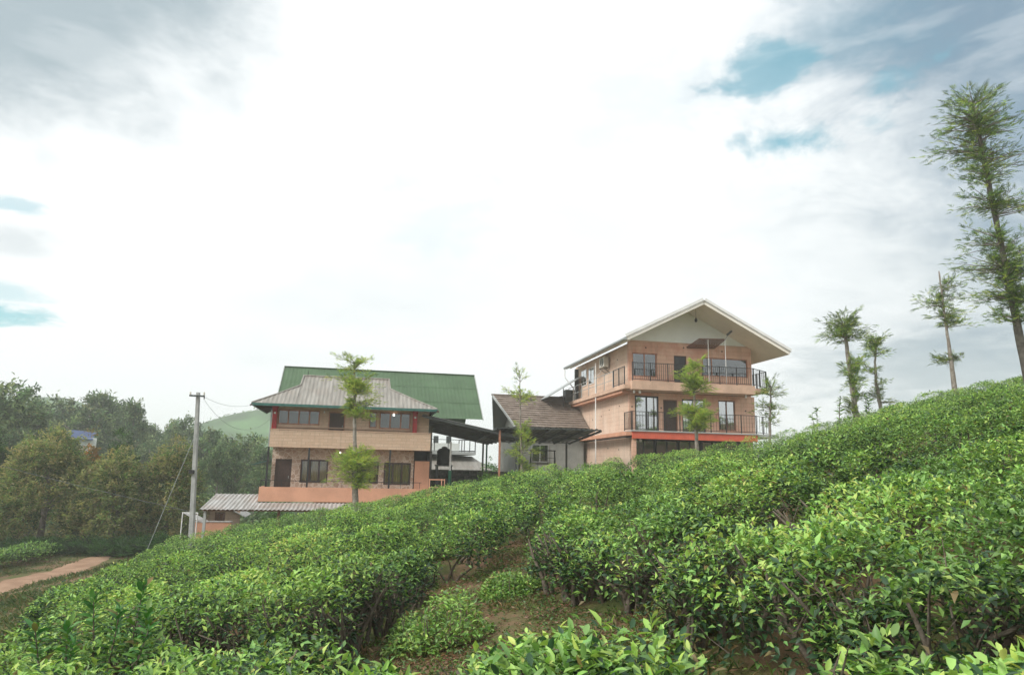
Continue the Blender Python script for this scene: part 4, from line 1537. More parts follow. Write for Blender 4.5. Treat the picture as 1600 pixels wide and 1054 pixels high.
BLOCKS = [
    ('bush_a', [(0.2, 0.0), (0.55, 1.8), (0.82, 2.8), (1.2, 3.7), (2.0, 3.0), (3.4, 2.95), (6, 2.6), (6, 0)],
     'leafy tea bush filling the bottom right corner of the picture'),
    ('bush_b', [(-0.95, 0.0), (-1.0, 3.2), (-0.92, 3.9), (-0.65, 4.6), (0.2, 5.3), (0.7, 4.8), (1.2, 3.7), (0.82, 2.8), (0.55, 1.8), (0.2, 0.0)],
     'bright tea bush at the bottom centre edge below the bare soil patch'),
    ('bush_c', [(1.2, 3.7), (2.0, 3.0), (3.4, 2.95), (6, 2.6), (10, 4), (10, 10.2), (7.5, 9.4), (5.8, 9.1), (4.3, 8.6), (3.3, 7.6), (2.4, 6.75), (1.6, 6.1), (0.8, 5.6)],
     'large tea bush on the right with bare trunks showing at its left end'),
    ('bush_d', [(0.8, 5.6), (1.6, 6.1), (2.4, 6.75), (3.3, 7.6), (4.3, 8.6), (5.8, 9.1), (4.3, 9.4), (3.2, 10.3), (1.6, 11.2), (0.45, 10.9), (-0.1, 9.6), (-0.2, 8.0), (0.1, 6.2)],
     'rounded tea bush in the middle with dark twiggy underside beside the soil patch'),
    ('bush_e', [(-0.95, 0.0), (-1.0, 3.2), (-0.92, 3.9), (-0.65, 4.6), (0.2, 5.3), (-0.9, 5.05), (-1.8, 5.5), (-3.2, 6.5), (-5, 8), (-8, 10.9), (-9, 6), (-6, 0)],
     'tea bush with brown twigs along the bottom left edge of the picture'),
    ('bush_f', [(0.3, 5.4), (-0.9, 5.05), (-1.8, 5.5), (-3.2, 6.5), (-5, 8), (-8, 10.9), (-8, 13.8), (-4, 11), (-1.4, 9.8), (0, 9.4), (-0.2, 8), (0.1, 6.2)],
     'broad tea bush left of the soil patch with a shaded hollow at its foot'),
    ('bush_g', [(0.45, 10.9), (1.6, 11.2), (3.2, 10.3), (4.3, 9.4), (5.8, 9.1), (5.9, 10.9), (5.25, 12.6), (4.3, 15.6), (3, 16.8), (3.1, 18.5), (0.9, 18.6), (0.7, 14.5)],
     'tea bush with dark left face behind the rounded middle bush'),
    ('bush_h', [(5.8, 9.1), (7.5, 9.4), (10, 10.2), (8.2, 12), (7.2, 14.4), (5.2, 17.2), (3, 16.8), (4.3, 15.6), (5.25, 12.6), (5.9, 10.9)],
     'long tea hedge with a shaded side running up to the right skyline'),
]


def in_poly(x, y, poly):
    c = np.zeros(x.shape, bool)
    j = len(poly) - 1
    for i in range(len(poly)):
        xi, yi = poly[i]
        xj, yj = poly[j]
        m = ((yi > y) != (yj > y)) & (x < (xj - xi) * (y - yi) / (yj - yi + 1e-12) + xi)
        c ^= m
        j = i
    return c


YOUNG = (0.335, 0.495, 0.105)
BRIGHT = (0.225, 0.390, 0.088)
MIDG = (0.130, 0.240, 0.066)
OLD_SHADE = (0.027, 0.068, 0.028)  # old leaves, darkened further to carry the shade of the bush flanks
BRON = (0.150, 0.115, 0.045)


def tea():
    # sample points over the part of the field that can be seen, density falling with distance
    xs, ys = [], []
    for d0, d1, dens in ((0.9, 3.2, 720), (3.2, 5.0, 610), (5.0, 7.5, 500), (7.5, 11, 460), (11, 16, 350), (16, 23, 240), (23, 31, 165)):
        x0, x1 = -0.78 * d1 - 0.8, 0.78 * d1 + 0.8
        n = int((x1 - x0) * (d1 - d0) * dens)
        xs.append(rng.uniform(x0, x1, n))
        ys.append(rng.uniform(d0, d1, n))
    x, y = np.concatenate(xs), np.concatenate(ys)
    near_cam = np.hypot(x, y) > 1.0
    x, y = x[near_cam], y[near_cam]
    gd = gap_dist(x, y)
    side = gap_dist.side
    k = gd > 0
    x, y, gd, side = x[k], y[k], gd[k], side[k]
    # thin the leaf cover here and there so that twigs show
    thin = vnoise(x / 0.55, y / 0.55, 61) + 0.6 * vnoise(x / 0.22, y / 0.22, 62)
    k = (thin > -0.36) | (rng.uniform(0, 1, len(x)) < 0.35)
    x, y, gd, side, thin = x[k], y[k], gd[k], side[k], thin[k]
    H, hh = canopy_h(x, y, gd, side)
    g = ground(x, y)
    dist = np.hypot(x, y)
    blk = np.full(len(x), -1)
    for i, (_, poly, _) in enumerate(BLOCKS):
        blk[in_poly(x, y, poly)] = i
    objs = {}

    def emit(sel, P, D, L, C, shape, curl=0.25, wr=0.42):
        for b in np.unique(blk[sel]):
            m = blk[sel] == b
            objs.setdefault(int(b), []).append(leaves(P[m], D[m], L[m], L[m] * wr, C[m], shape, curl))

    tone = 1.14 + 0.5 * vnoise(x / 1.6, y / 1.6, 71) + 0.35 * vnoise(x / 0.5, y / 0.5, 72) + 0.3 * hh
    flush = np.clip(0.5 + 1.2 * vnoise(x / 1.3, y / 1.3, 73) + 0.5 * hh, 0.05, 0.95)
    for d0, d1, shp, nl in ((0, 3.7, 'full', 6), (3.7, 7.5, 'mid', 5), (7.5, 99, 'diamond', 4)):
        idx = np.nonzero((dist >= d0) & (dist < d1))[0]
        sc = np.clip((np.maximum(dist[idx], 3.0) / 4.0) ** 0.10, 0.9, 1.15)
        for j in range(nl):
            n = len(idx)
            lay = j / (nl - 1)                       # 0 = shoot tip, 1 = oldest leaf
            off = rand_dirs(n, -0.2, 0.5) * (0.02 + 0.05 * lay) * sc[:, None]
            dep = (0.015 + 0.11 * lay) * rng.uniform(0.3, 1.5, n) + rng.exponential(0.02, n)
            P = np.stack([x[idx], y[idx], g[idx] + H[idx] - dep + 0.018 * rng.normal(0, 1, n)], 1) + off
            el = np.clip(rng.normal((0.78 if d0 < 7 else 0.55) - 0.75 * lay * (1.0 if d0 < 7 else 0.6), 0.33, n), -0.5, 1.35)
            az = rng.uniform(0, 2 * PI, n)
            D = np.stack([np.cos(az) * np.cos(el), np.sin(az) * np.cos(el), np.sin(el)], 1)
            L = (0.040 + 0.028 * math.sin(PI * min(1, lay * 1.1 + 0.15))) * rng.uniform(0.7, 1.35, n) * sc * (0.90 + 0.12 * sstep(-dist[idx], -5.0, -2.8))
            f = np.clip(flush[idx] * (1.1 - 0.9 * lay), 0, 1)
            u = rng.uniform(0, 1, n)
            C = np.where((u < 0.45 * f)[:, None], YOUNG, np.where((u < 0.9 * f + 0.12)[:, None], BRIGHT, np.where((u < 0.86)[:, None], MIDG, OLD_SHADE)))
            C = np.where((rng.uniform(0, 1, n) < 0.018)[:, None], BRON, C)
            C = np.clip(C * (tone[idx] * rng.normal(1, 0.15, n))[:, None] * rng.normal(1, 0.05, (n, 3)), 0.006, 0.6)
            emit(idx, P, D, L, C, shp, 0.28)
    # leaves on the flanks of the bushes, mostly old, sparser toward the ground; flank shade is painted into their colours
    for rep in range(8):
        k = np.nonzero((gd < 0.30) & (rng.uniform(0, 1, len(x)) < 0.9 - 0.05 * rep))[0]
        n = len(k)
        f = rng.uniform(0.14, 1.0, n) ** 0.72
        keep = (rng.uniform(0, 1, n) < 0.25 + f) & (gd[k] < 0.10 + 0.22 * f)
        k, f = k[keep], f[keep]
        n = len(k)
        sc = np.clip((np.maximum(dist[k], 3.0) / 4.0) ** 0.10, 0.9, 1.15)
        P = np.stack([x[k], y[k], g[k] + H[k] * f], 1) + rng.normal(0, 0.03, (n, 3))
        D = rand_dirs(n, -0.55, 0.6)
        L = 0.060 * rng.uniform(0.7, 1.35, n) * sc
        C = palette(n, [BRIGHT, MIDG, OLD_SHADE, BRON], [0.6, 1.7, 4.6, 0.25], 0.2)
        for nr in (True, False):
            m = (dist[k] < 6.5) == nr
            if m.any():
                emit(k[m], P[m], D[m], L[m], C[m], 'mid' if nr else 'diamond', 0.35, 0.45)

    # stems: a thick short trunk that forks into rods and twigs below the leaf table
    stems = {i: MB() for i in list(range(len(BLOCKS))) + [-1]}
    rs = random.Random(5)
    n_try = 0
    for q in range(5200):
        ry = rs.uniform(1.2, 19)
        rx = rs.uniform(-0.86 * ry - 1, 0.86 * ry + 1)
        if ry > 9 and rs.random() < 0.35:
            continue
        a = np.array([rx])
        b = np.array([ry])
        d0 = float(gap_dist(a, b)[0])
        sd0 = gap_dist.side.copy()
        if d0 < 0.12 or d0 > 0.62:
            continue
        if rs.random() > 0.52:
            continue
        n_try += 1
        bi = -1
        for i, (_, poly, _) in enumerate(BLOCKS):
            if in_poly(a, b, poly)[0]:
                bi = i
        mb = stems[bi]
        base = Vector((rx, ry, gz(rx, ry) - 0.05))
        hgt = float(canopy_h(a, b, np.array([max(d0, 0.1)]), sd0)[0][0]) * 0.93
        near = ry < 9
        ns = rs.randint(3, 5) if near else 2
        for s in range(ns):
            ang = rs.uniform(0, 2 * PI)
            lean = rs.uniform(0.05, 0.38)
            p0 = base + Vector((rs.uniform(-.06, .06), rs.uniform(-.06, .06), 0))
            p1 = p0 + Vector((math.cos(ang) * lean * 0.3, math.sin(ang) * lean * 0.3, hgt * rs.uniform(0.28, 0.42)))
            p2 = p0 + Vector((math.cos(ang + .5) * lean * 0.75, math.sin(ang + .5) * lean * 0.75, hgt * rs.uniform(0.6, 0.72)))
            p3 = p0 + Vector((math.cos(ang) * lean * 1.15, math.sin(ang) * lean * 1.15, hgt * rs.uniform(0.9, 0.99)))
            r = rs.uniform(0.012, 0.026)
            mb.tube([p0, p1, p2, p3], [r * 1.5, r, r * 0.7, r * 0.3], 5 if near else 4, cap=False)
            if near:
                for w in range(rs.randint(2, 4)):
                    st = p1.lerp(p2, rs.uniform(0, 1))
                    dv = Vector((rs.uniform(-1, 1), rs.uniform(-1, 1), rs.uniform(0.15, 1.0))).normalized()
                    e = st + dv * rs.uniform(0.12, 0.34)
                    e2 = e + Vector((rs.uniform(-.1, .1), rs.uniform(-.1, .1), rs.uniform(0.02, 0.14)))
                    mb.tube([st, e, e2], [r * 0.42, r * 0.3, 0.002], 3, cap=False)
    # twigs standing in the thin spots of the leaf table
    for q in range(5000):
        i = rs.randrange(len(x))
        if dist[i] > 7 or thin[i] > -0.20 and rs.random() < 0.75:
            continue
        b = int(blk[i])
        p = Vector((x[i], y[i], g[i] + H[i] - rs.uniform(0.22, 0.36)))
        dv = Vector((rs.uniform(-1, 1), rs.uniform(-1, 1), rs.uniform(0.3, 1.6))).normalized()
        stems[b].tube([p, p + dv * 0.14, p + dv * 0.24 + Vector((0, 0, 0.03))], [0.005, 0.004, 0.0015], 3, cap=False)

    for b, parts in objs.items():
        V, F, C = merge(parts)
        if b >= 0:
            poly = BLOCKS[b][1]
            vis = [p for p in poly if p[1] > 0.5]
            cx, cy = sum(p[0] for p in vis) / len(vis), sum(p[1] for p in vis) / len(vis)
            E = empty('tea_bush', (cx, cy, gz(cx, cy)), 0, BLOCKS[b][2], 'tea bush', 'tea bushes of the near hillside')
            o = np.array([[cx, cy, E.location.z]])
            link('foliage', tri_mesh('tea_foliage', V - o, F, M_leaf, C, True), E)
            s = stems[b]
            if s.v:
                s.v = [tuple(np.array(p) - o[0]) for p in s.v]
                tag(s.build('stems', M_stem, E, smooth=True), kind='stuff')
        else:
            o = link('tea_field', tri_mesh('tea_field', V, F, M_leaf, C, False))
            tag(o, 'mass of clipped tea bushes covering the hillside up to the houses', 'tea bushes', kind='stuff')
            s = stems[-1]
            if s.v:
                tag(s.build('stems', M_stem, o, smooth=True), kind='stuff')


tea()


# ------------------------------------------------------------------ weeds, litter and grass in the furrows
def weeds():
    n = 150000
    x = rng.uniform(-5, 5, n)
    y = rng.uniform(1.5, 13, n)
    gd = gap_dist(x, y)
    k = (gd < 0.22) & (np.abs(x) < 0.8 * y + 0.6)
    k &= rng.uniform(0, 1, n) < np.clip(0.50 + 1.3 * vnoise(x / 0.5, y / 0.5, 81), 0.06, 1)
    x, y = x[k], y[k]
    n = len(x)
    g = ground(x, y)
    P = np.stack([x, y, g], 1)
    tall = np.clip(0.4 + 1.6 * vnoise(x / 0.6, y / 0.6, 82), 0.1, 1.1)
    D = rand_dirs(n, 0.25, 1.0)
    parts = [leaves(P, D, rng.uniform(0.05, 0.16, n) * tall + 0.02, 0.006 + 0.010 * rng.uniform(0, 1, n),
                    palette(n, [(0.11, 0.16, 0.035), (0.20, 0.18, 0.07), (0.06, 0.11, 0.03), (0.27, 0.19, 0.10)], [3, 2, 2, 1.6]), 'diamond', 0.4)]
    # broad weed leaves
    j = rng.uniform(0, 1, n) < 0.42
    m = j.sum()
    P2 = P[j] + np.stack([rng.normal(0, 0.03, m), rng.normal(0, 0.03, m), rng.uniform(0.01, 0.20, m) * tall[j]], 1)
    parts.append(leaves(P2, rand_dirs(m, -0.1, 0.8), rng.uniform(0.025, 0.06, m), rng.uniform(0.014, 0.03, m),
                        palette(m, [(0.08, 0.17, 0.04), (0.13, 0.21, 0.05), (0.05, 0.10, 0.03)], [2, 2, 1.5]), 'diamond', 0.3))
    # fallen brown leaves
    j = rng.uniform(0, 1, n) < 0.5
    m = j.sum()
    P3 = P[j] + np.stack([rng.normal(0, 0.06, m), rng.normal(0, 0.05, m), rng.uniform(0.005, 0.02, m)], 1)
    parts.append(leaves(P3, rand_dirs(m, -0.15, 0.2), rng.uniform(0.03, 0.06, m), rng.uniform(0.012, 0.024, m),
                        palette(m, [(0.20, 0.10, 0.055), (0.30, 0.19, 0.11), (0.13, 0.07, 0.045)], [2, 1, 2]), 'diamond', 0.3))
    V, F, C = merge(parts)
    o = link('weeds', tri_mesh('weeds', V, F, M_leaf, C))
    tag(o, 'grass weeds and fallen leaves on the soil between the bushes', 'weeds', kind='stuff')
    # grass along the path and the foot of the field
    n = 60000
    x = rng.uniform(-26, -8, n)
    y = rng.uniform(10, 40, n)
    gd = gap_dist(x, y)
    pc = -19.3 + 0.0 * y
    k = (gd < 0.1) & (np.abs(x - pc) > 1.05 + 0.5 * vnoise(y / 1.5, x * 0, 84)) & (np.abs(x) < 0.82 * y)
    x, y = x[k], y[k]
    n = len(x)
    P = np.stack([x, y, ground(x, y)], 1)
    h = np.clip(0.6 + 1.3 * vnoise(x / 1.5, y / 1.5, 85), 0.15, 1.2)
    V, F, C = leaves(P, rand_dirs(n, 0.4, 1.0), rng.uniform(0.10, 0.30, n) * h, 0.035,
                     palette(n, [(0.06, 0.11, 0.03), (0.12, 0.15, 0.05), (0.20, 0.16, 0.08)], [3, 2, 1]), 'diamond', 0.5)
    o = link('verge_grass', tri_mesh('verge_grass', V, F, M_leaf, C))
    tag(o, 'rough grass on the bank beside the red path', 'grass', kind='stuff')


weeds()


def weed_mound(x0, y0, r, h, label, seed):
    global rng
    rng = np.random.default_rng(seed)
    n = 2600
    a, q = rng.uniform(0, 2 * PI, n), np.sqrt(rng.uniform(0, 1, n))
    x, y = x0 + r * q * np.cos(a), y0 + r * q * np.sin(a)
    top = h * np.clip(1.15 - q ** 2 + 0.7 * vnoise(x / 0.2, y / 0.2, 95), 0.08, 1.3)
    P = np.stack([x, y, ground(x, y) + top * rng.uniform(0.05, 1, n) ** 0.6], 1)
    L = rng.uniform(0.035, 0.07, n)
    V, F, C = leaves(P, rand_dirs(n, -0.1, 0.95), L, L * 0.45, palette(n, [BRIGHT, MIDG, YOUNG, (0.28, 0.22, 0.09)], [3, 2, 1.2, 0.4]), 'mid', 0.3)
    E = empty('weed_clump', (x0, y0, gz(x0, y0)), 0, label, 'weed clump', 'weed clumps on the soil patch')
    o = np.array([[x0, y0, E.location.z]])
    link('leaves', tri_mesh('weed_leaves', V - o, F, M_leaf, C), E)
    st = MB()
    for k in range(26):
        aa, rr = random.uniform(0, 6.28), random.uniform(0, r * 0.9)
        px, py = rr * math.cos(aa), rr * math.sin(aa)
        st.tube([(px, py, gz(x0 + px, y0 + py) - E.location.z - 0.02), (px + random.uniform(-.06, .06), py, h * 0.9 + gz(x0 + px, y0 + py) - E.location.z)], [0.006, 0.003], 3)
    tag(st.build('stems', M_stem, E), kind='stuff')


weed_mound(-0.62, 6.9, 0.50, 0.36, 'low leafy weed clump on the soil patch left of the rounded middle bush', 31)
weed_mound(0.05, 8.6, 0.38, 0.25, 'smaller weed clump at the far end of the soil patch', 32)


# ------------------------------------------------------------------ feathery lopped trees (silver oaks) on the hill
def fronds(P, D, size, C, k=5):
    """fern-like leaves: narrow blades in pairs along a drooping rib"""
    parts = []
    n = len(P)
    D = norm(D)
    up = np.tile(np.array([[0, 0, 1.0]]), (n, 1)) + rng.normal(0, 0.3, (n, 3))
    Sd = norm(np.cross(D, up))
    size = np.broadcast_to(np.asarray(size, float), (n,))
    for i in range(k):
        t = (i + 0.6) / k
        base = P + D * (size * t)[:, None] + np.array([[0, 0, -1.0]]) * (size * 0.22 * t * t)[:, None]
        ln = size * (0.46 - 0.24 * t)
        for s in (-1, 1):
            dd = D * 0.75 + Sd * s * 0.8 + rng.normal(0, 0.18, (n, 3))
            parts.append(leaves(base, dd, ln, ln * 0.17, C * rng.normal(1, 0.1, (n, 1)), 'diamond', 0.2))
    parts.append(leaves(P, D, size, size * 0.035, C * 0.8, 'diamond', 0.2))
    return merge(parts)


def silver_oak(px_base, label, trunk, tufts, fsize, dens, seed, colw=(2, 2.2, 1.2), group='lopped feathery trees on the tea slope', bark=None, name='silver_oak'):
    """trunk: list of (x, y, z, r) in world; tufts: (fraction along trunk, reach, height, offset x, number)"""
    global rng
    rng = np.random.default_rng(seed)
    rs = random.Random(seed)
    b = Vector(trunk[0][:3])
    E = empty(name, b, 0, label, 'tree', group)
    pts = [Vector(p[:3]) - b for p in trunk]
    rad = [p[3] for p in trunk]
    # finer trunk with knuckles where branches were cut
    fp, fr = [], []
    for i in range(len(pts) - 1):
        for q in range(6):
            f = q / 6
            v = pts[i].lerp(pts[i + 1], f)
            fp.append(v + Vector((rs.uniform(-.012, .012), rs.uniform(-.012, .012), 0)))
            fr.append((rad[i] * (1 - f) + rad[i + 1] * f) * rs.uniform(0.88, 1.2))
    fp.append(pts[-1])
    fr.append(rad[-1])
    MB().tube(fp, fr, 9).build('trunk', bark or M_bark, E, smooth=True)

    def on(f):
        u = f * (len(pts) - 1)
        i = min(int(u), len(pts) - 2)
        return pts[i].lerp(pts[i + 1], u - i)
    bm_ = MB()
    PP, DD, SS = [], [], []
    for (f, reach, hgt, ox, num) in tufts:
        c = on(f) + Vector((ox, 0, 0))
        nb = max(6, int(num / 11))
        for _ in range(nb):
            ang = rs.uniform(0, 2 * PI)
            e = rs.uniform(-0.25, 1.25)
            st = on(max(0, min(1, f + rs.uniform(-0.42, 0.36) * hgt / max(0.1, (pts[-1] - pts[0]).length))))
            ln = reach * 1.15 * rs.uniform(0.45, 1.05)
            dv = Vector((math.cos(ang) * math.cos(e), math.sin(ang) * math.cos(e), math.sin(e) * hgt / reach * 0.8))
            mid = st + dv * ln * 0.55 + Vector((ox * 0.5, 0, 0.03))
            end = st + dv * ln + Vector((ox, 0, rs.uniform(-0.1, 0.12)))
            bm_.tube([st, mid, end], [0.016 + 0.006 * reach, 0.010, 0.003], 4, cap=False)
            m = int(num / nb * dens * 1.8)
            for _ in range(m):
                u = rs.uniform(0.15, 1.08)
                p = st.lerp(mid, u * 2) if u < 0.5 else mid.lerp(end, u * 2 - 1)
                p = p + Vector((rs.gauss(0, .042), rs.gauss(0, .042), rs.gauss(0, .05))) * (0.6 + reach)
                d = (p - c) * 0.8 + dv * 0.8 + Vector((rs.gauss(0, .42), rs.gauss(0, .42), rs.gauss(0.22, .36)))
                PP.append(p)
                DD.append(d)
                SS.append(fsize * 0.88 * rs.uniform(0.6, 1.25))
    tag(bm_.build('branches', M_bark, E), kind='stuff')
    n = len(PP)
    PP = np.array([tuple(p) for p in PP])
    cl = 0.9 + 0.7 * vnoise(PP[:, 0] * 2.5 + seed, PP[:, 2] * 2.5, 91)
    C = palette(n, [(0.50, 0.62, 0.14), (0.33, 0.46, 0.115), (0.12, 0.205, 0.07)], colw, 0.15) * cl[:, None]
    V, F, Cc = fronds(PP, np.array([tuple(d) for d in DD]), np.array(SS), C)
    link('crown', tri_mesh('crown', V, F, M_tree_leaf, np.clip(Cc, 0.005, 0.6)), E)
    return E


def oak_at(base, top, Y, extra, rb, rt, tufts, label, fsize=0.2, dens=1.0, seed=1, bend=(0, 0), **kw):
    """place a trunk from pixel evidence: base and top are given as world x,z at depth Y"""
    (bx_, bz_), (tx, tz) = base, top
    gb = gz(bx_, Y) - 0.1
    sl = (tx - bx_) / (tz - bz_)
    b0 = bx_ - sl * (bz_ - gb) * 0.6
    tr = []
    for k in range(5):
        f = k / 4
        tr.append((b0 + (tx - b0) * f + bend[0] * math.sin(PI * f), Y + 0.2 * f + bend[1] * math.sin(PI * f), gb + (tz - gb) * f, rb + (rt - rb) * f))
    return silver_oak(None, label, tr, tufts, fsize, dens, seed, **kw)


BR = (3, 2.2, 0.7)
DKW = (0.6, 1.7, 2.4)
oak_at((-6.12, -1.5), (-6.60, 4.35), 29, 0, 0.13, 0.03,
       [(0.97, 0.55, 0.75, -0.3, 70), (0.96, 0.55, 0.65, 0.55, 55), (0.84, 0.95, 0.65, -0.15, 300), (0.82, 0.8, 0.5, 0.4, 150), (0.72, 0.75, 0.45, 0.35, 150), (0.66, 0.75, 0.4, 0.2, 110), (0.34, 0.9, 0.9, -0.1, 460), (0.42, 0.7, 0.6, 0.35, 200), (0.27, 0.7, 0.5, 0.1, 180)],
       'feathery tree with two leaf tufts right in front of the stone clad house', 0.24, 1.6, 3, colw=BR)
oak_at((0.59, 0.0), (0.40, 4.5), 33, 0, 0.09, 0.015,
       [(0.98, 0.4, 0.6, 0.0, 45), (0.86, 0.95, 0.35, -0.1, 90), (0.82, 0.9, 0.4, 0.3, 90), (0.60, 0.75, 0.6, -0.1, 150), (0.48, 0.75, 0.6, 0.1, 190), (0.36, 0.55, 0.5, 0.0, 120), (0.20, 0.5, 0.5, -0.1, 90)],
       'slender feathery tree standing before the brown tile roof', 0.24, 1.1, 5, colw=(2.4, 2.2, 1.0))
oak_at((7.92, 1.16), (7.85, 4.6), 30, 0, 0.09, 0.03,
       [(0.97, 0.35, 0.7, 0.1, 120), (0.84, 0.72, 0.55, -0.15, 260), (0.80, 0.7, 0.5, 0.15, 200), (0.56, 0.8, 0.6, -0.2, 300), (0.54, 0.7, 0.6, 0.2, 260), (0.46, 0.5, 0.4, 0.0, 120)],
       'bushy feathery tree right in front of the three storey house', 0.24, 1.6, 8, colw=BR)
oak_at((11.74, 2.08), (11.95, 4.1), 32, 0, 0.07, 0.03,
       [(0.92, 0.6, 0.6, 0.0, 200), (0.74, 0.62, 0.5, -0.1, 170), (0.62, 0.5, 0.4, 0.1, 90)],
       'small round topped tree at the right corner of the three storey house', 0.22, 1.0, 13, colw=DKW)
oak_at((13.26, 2.55), (13.10, 5.9), 27, 0, 0.115, 0.055,
       [(0.97, 0.95, 0.7, 0.0, 330), (0.90, 0.9, 0.5, -0.25, 150), (0.88, 0.8, 0.4, 0.45, 120), (0.56, 0.6, 0.7, 0.1, 190), (0.46, 0.55, 0.6, -0.1, 120), (0.33, 0.45, 0.6, 0.1, 100), (0.2, 0.4, 0.5, 0.0, 70)],
       'lopped tree with one broad mop head on the right skyline', 0.26, 1.0, 17, colw=DKW)
oak_at((15.47, 2.98), (15.40, 5.75), 29, 0, 0.09, 0.03,
       [(0.98, 0.6, 0.5, 0.0, 140), (0.86, 0.8, 0.5, 0.0, 160), (0.62, 0.5, 0.4, -0.4, 70), (0.50, 0.5, 0.4, 0.4, 60), (0.34, 0.6, 0.5, 0.0, 110)],
       'thin crooked tree just right of the mop headed tree on the skyline', 0.24, 1.0, 19, colw=DKW, bend=(-0.25, 0))
oak_at((17.78, 3.49), (17.70, 8.50), 28, 0, 0.10, 0.025,
       [(0.88, 0.7, 0.5, 0.55, 90), (0.80, 0.55, 0.5, 0.4, 70), (0.74, 0.6, 0.6, -0.5, 130), (0.66, 0.6, 0.5, 0.0, 130), (0.60, 0.65, 0.45, 0.45, 90), (0.36, 0.5, 0.35, -0.2, 70), (0.36, 0.3, 0.3, 0.3, 30)],
       'tall thin tree with a bare dead tip on the right skyline', 0.27, 1.0, 23, colw=DKW)
oak_at((14.85, 3.0), (14.25, 11.5), 20, 0, 0.135, 0.04,
       [(0.985, 0.95, 0.8, 0.0, 330), (0.93, 1.15, 0.6, -0.35, 380), (0.90, 1.1, 0.7, 0.4, 380), (0.84, 1.1, 0.6, -0.5, 300), (0.80, 1.1, 0.7, 0.5, 320), (0.74, 0.75, 0.5, -0.3, 240),
        (0.66, 0.85, 0.5, -0.3, 240), (0.64, 0.85, 0.6, 0.6, 240), (0.53, 0.8, 0.5, -0.5, 200), (0.50, 0.8, 0.6, 0.5, 220), (0.44, 0.95, 0.55, -0.4, 380), (0.42, 0.85, 0.5, 0.5, 300), (0.36, 0.9, 0.5, -0.4, 320), (0.34, 0.8, 0.5, 0.4, 260), (0.28, 0.7, 0.4, -0.2, 180)],
       'tallest dark leafy tree leaning at the right edge of the picture', 0.27, 0.62, 29, colw=(0.25, 1.2, 3.0), bark=M_bark_dk)


def sapling(x, y, h, label, seed, leafL=0.22, nst=2):
    rs = random.Random(seed)
    E = empty('sapling', (x, y, gz(x, y)), 0, label, 'sapling', 'saplings on the skyline')
    st = MB()
    PP, DD, LL = [], [], []
    for s in range(nst):
        a = rs.uniform(0, 6.28)
        pts = [Vector((0.03 * s, 0, 0)), Vector((0.08 * math.cos(a), 0.08 * math.sin(a), h * 0.5)), Vector((0.16 * math.cos(a), 0.1 * math.sin(a), h * rs.uniform(0.85, 1)))]
        st.tube(pts, [0.018, 0.012, 0.004], 5)
        for k in range(26):
            u = rs.uniform(0.35, 1.0)
            p = pts[0].lerp(pts[1], u * 2) if u < .5 else pts[1].lerp(pts[2], u * 2 - 1)
            az = rs.uniform(0, 6.28)
            PP.append(tuple(p))
            DD.append((math.cos(az), math.sin(az), rs.uniform(0.1, 1.2)))
            LL.append(leafL * rs.uniform(0.6, 1.2))
    st.build('stem', M_stem, E)
    n = len(PP)
    V, F, C = leaves(np.array(PP), np.array(DD), np.array(LL), np.array(LL) * 0.3, palette(n, [BRIGHT, MIDG, OLD_SHADE], [1, 2, 1]), 'full', 0.3)
    link('leaves', tri_mesh('sapling_leaves', V, F, M_tree_leaf, C, True), E)


sapling(11.68, 27.0, 2.62 - gz(11.68, 27), 'small leafy sapling at the left end of the skyline row', 1)
sapling(12.50, 27.0, 3.05 - gz(12.5, 27), 'taller sapling just left of the mop headed tree', 2)
sapling(14.28, 28.0, 3.35 - gz(14.28, 28), 'sapling between the mop headed tree and the thin crooked tree', 3)
sapling(16.9, 27.5, 3.5 - gz(16.9, 27.5), 'low sapling poking above the hedge below the bare tipped tree', 4, 0.16, 1)


# bright broad-leaved weed shrub in the bottom left corner
def corner_shrub():
    rs = random.Random(77)
    x, y = -3.02, 5.2
    E = empty('young_shrub', (x, y, gz(x, y)), 0, 'bright green young shrub with long pointed leaves in the lower left', 'shrub')
    st = MB()
    parts = []
    for (ox, oy, h, lx) in ((0.0, 0.0, 0.98, -0.05), (0.22, 0.1, 1.08, 0.08), (-0.18, 0.05, 0.95, -0.18), (0.42, 0.0, 1.0, 0.2), (0.12, -0.2, 0.92, 0.02), (0.26, 0.3, 1.22, 0.1), (0.02, 0.3, 1.1, -0.1), (0.36, 0.2, 1.05, 0.1)):
        p0, p1, p2 = Vector((ox * 0.5, oy * 0.5, 0)), Vector((ox, oy, h * 0.55)), Vector((ox + lx * 0.6, oy, h))
        st.tube([p0, p1, p2], [0.013, 0.009, 0.004], 5)
        n = 46
        u = np.linspace(0.45, 1.0, n) ** 0.8
        P = np.array([tuple(p0.lerp(p1, a * 2) if a < .5 else p1.lerp(p2, a * 2 - 1)) for a in u])
        az = np.arange(n) * 2.4 + ox * 9
        el = 0.15 + 0.9 * u ** 3 + rng.normal(0, 0.15, n)
        D = np.stack([np.cos(az) * np.cos(el), np.sin(az) * np.cos(el), np.sin(el)], 1)
        L = rng.uniform(0.075, 0.125, n)
        C = palette(n, [(0.075, 0.215, 0.040), (0.045, 0.15, 0.035), (0.13, 0.25, 0.045), (0.20, 0.16, 0.06)], [3, 2.5, 1.2, 0.25], 0.12)
        parts.append(leaves(P, D, L, L * 0.36, C, 'full', 0.4))
    tag(st.build('stems', M_stem, E), kind='stuff')
    V, F, C = merge(parts)
    link('leaves', tri_mesh('shrub_leaves', V, F, M_leaf, C, True), E)


corner_shrub()


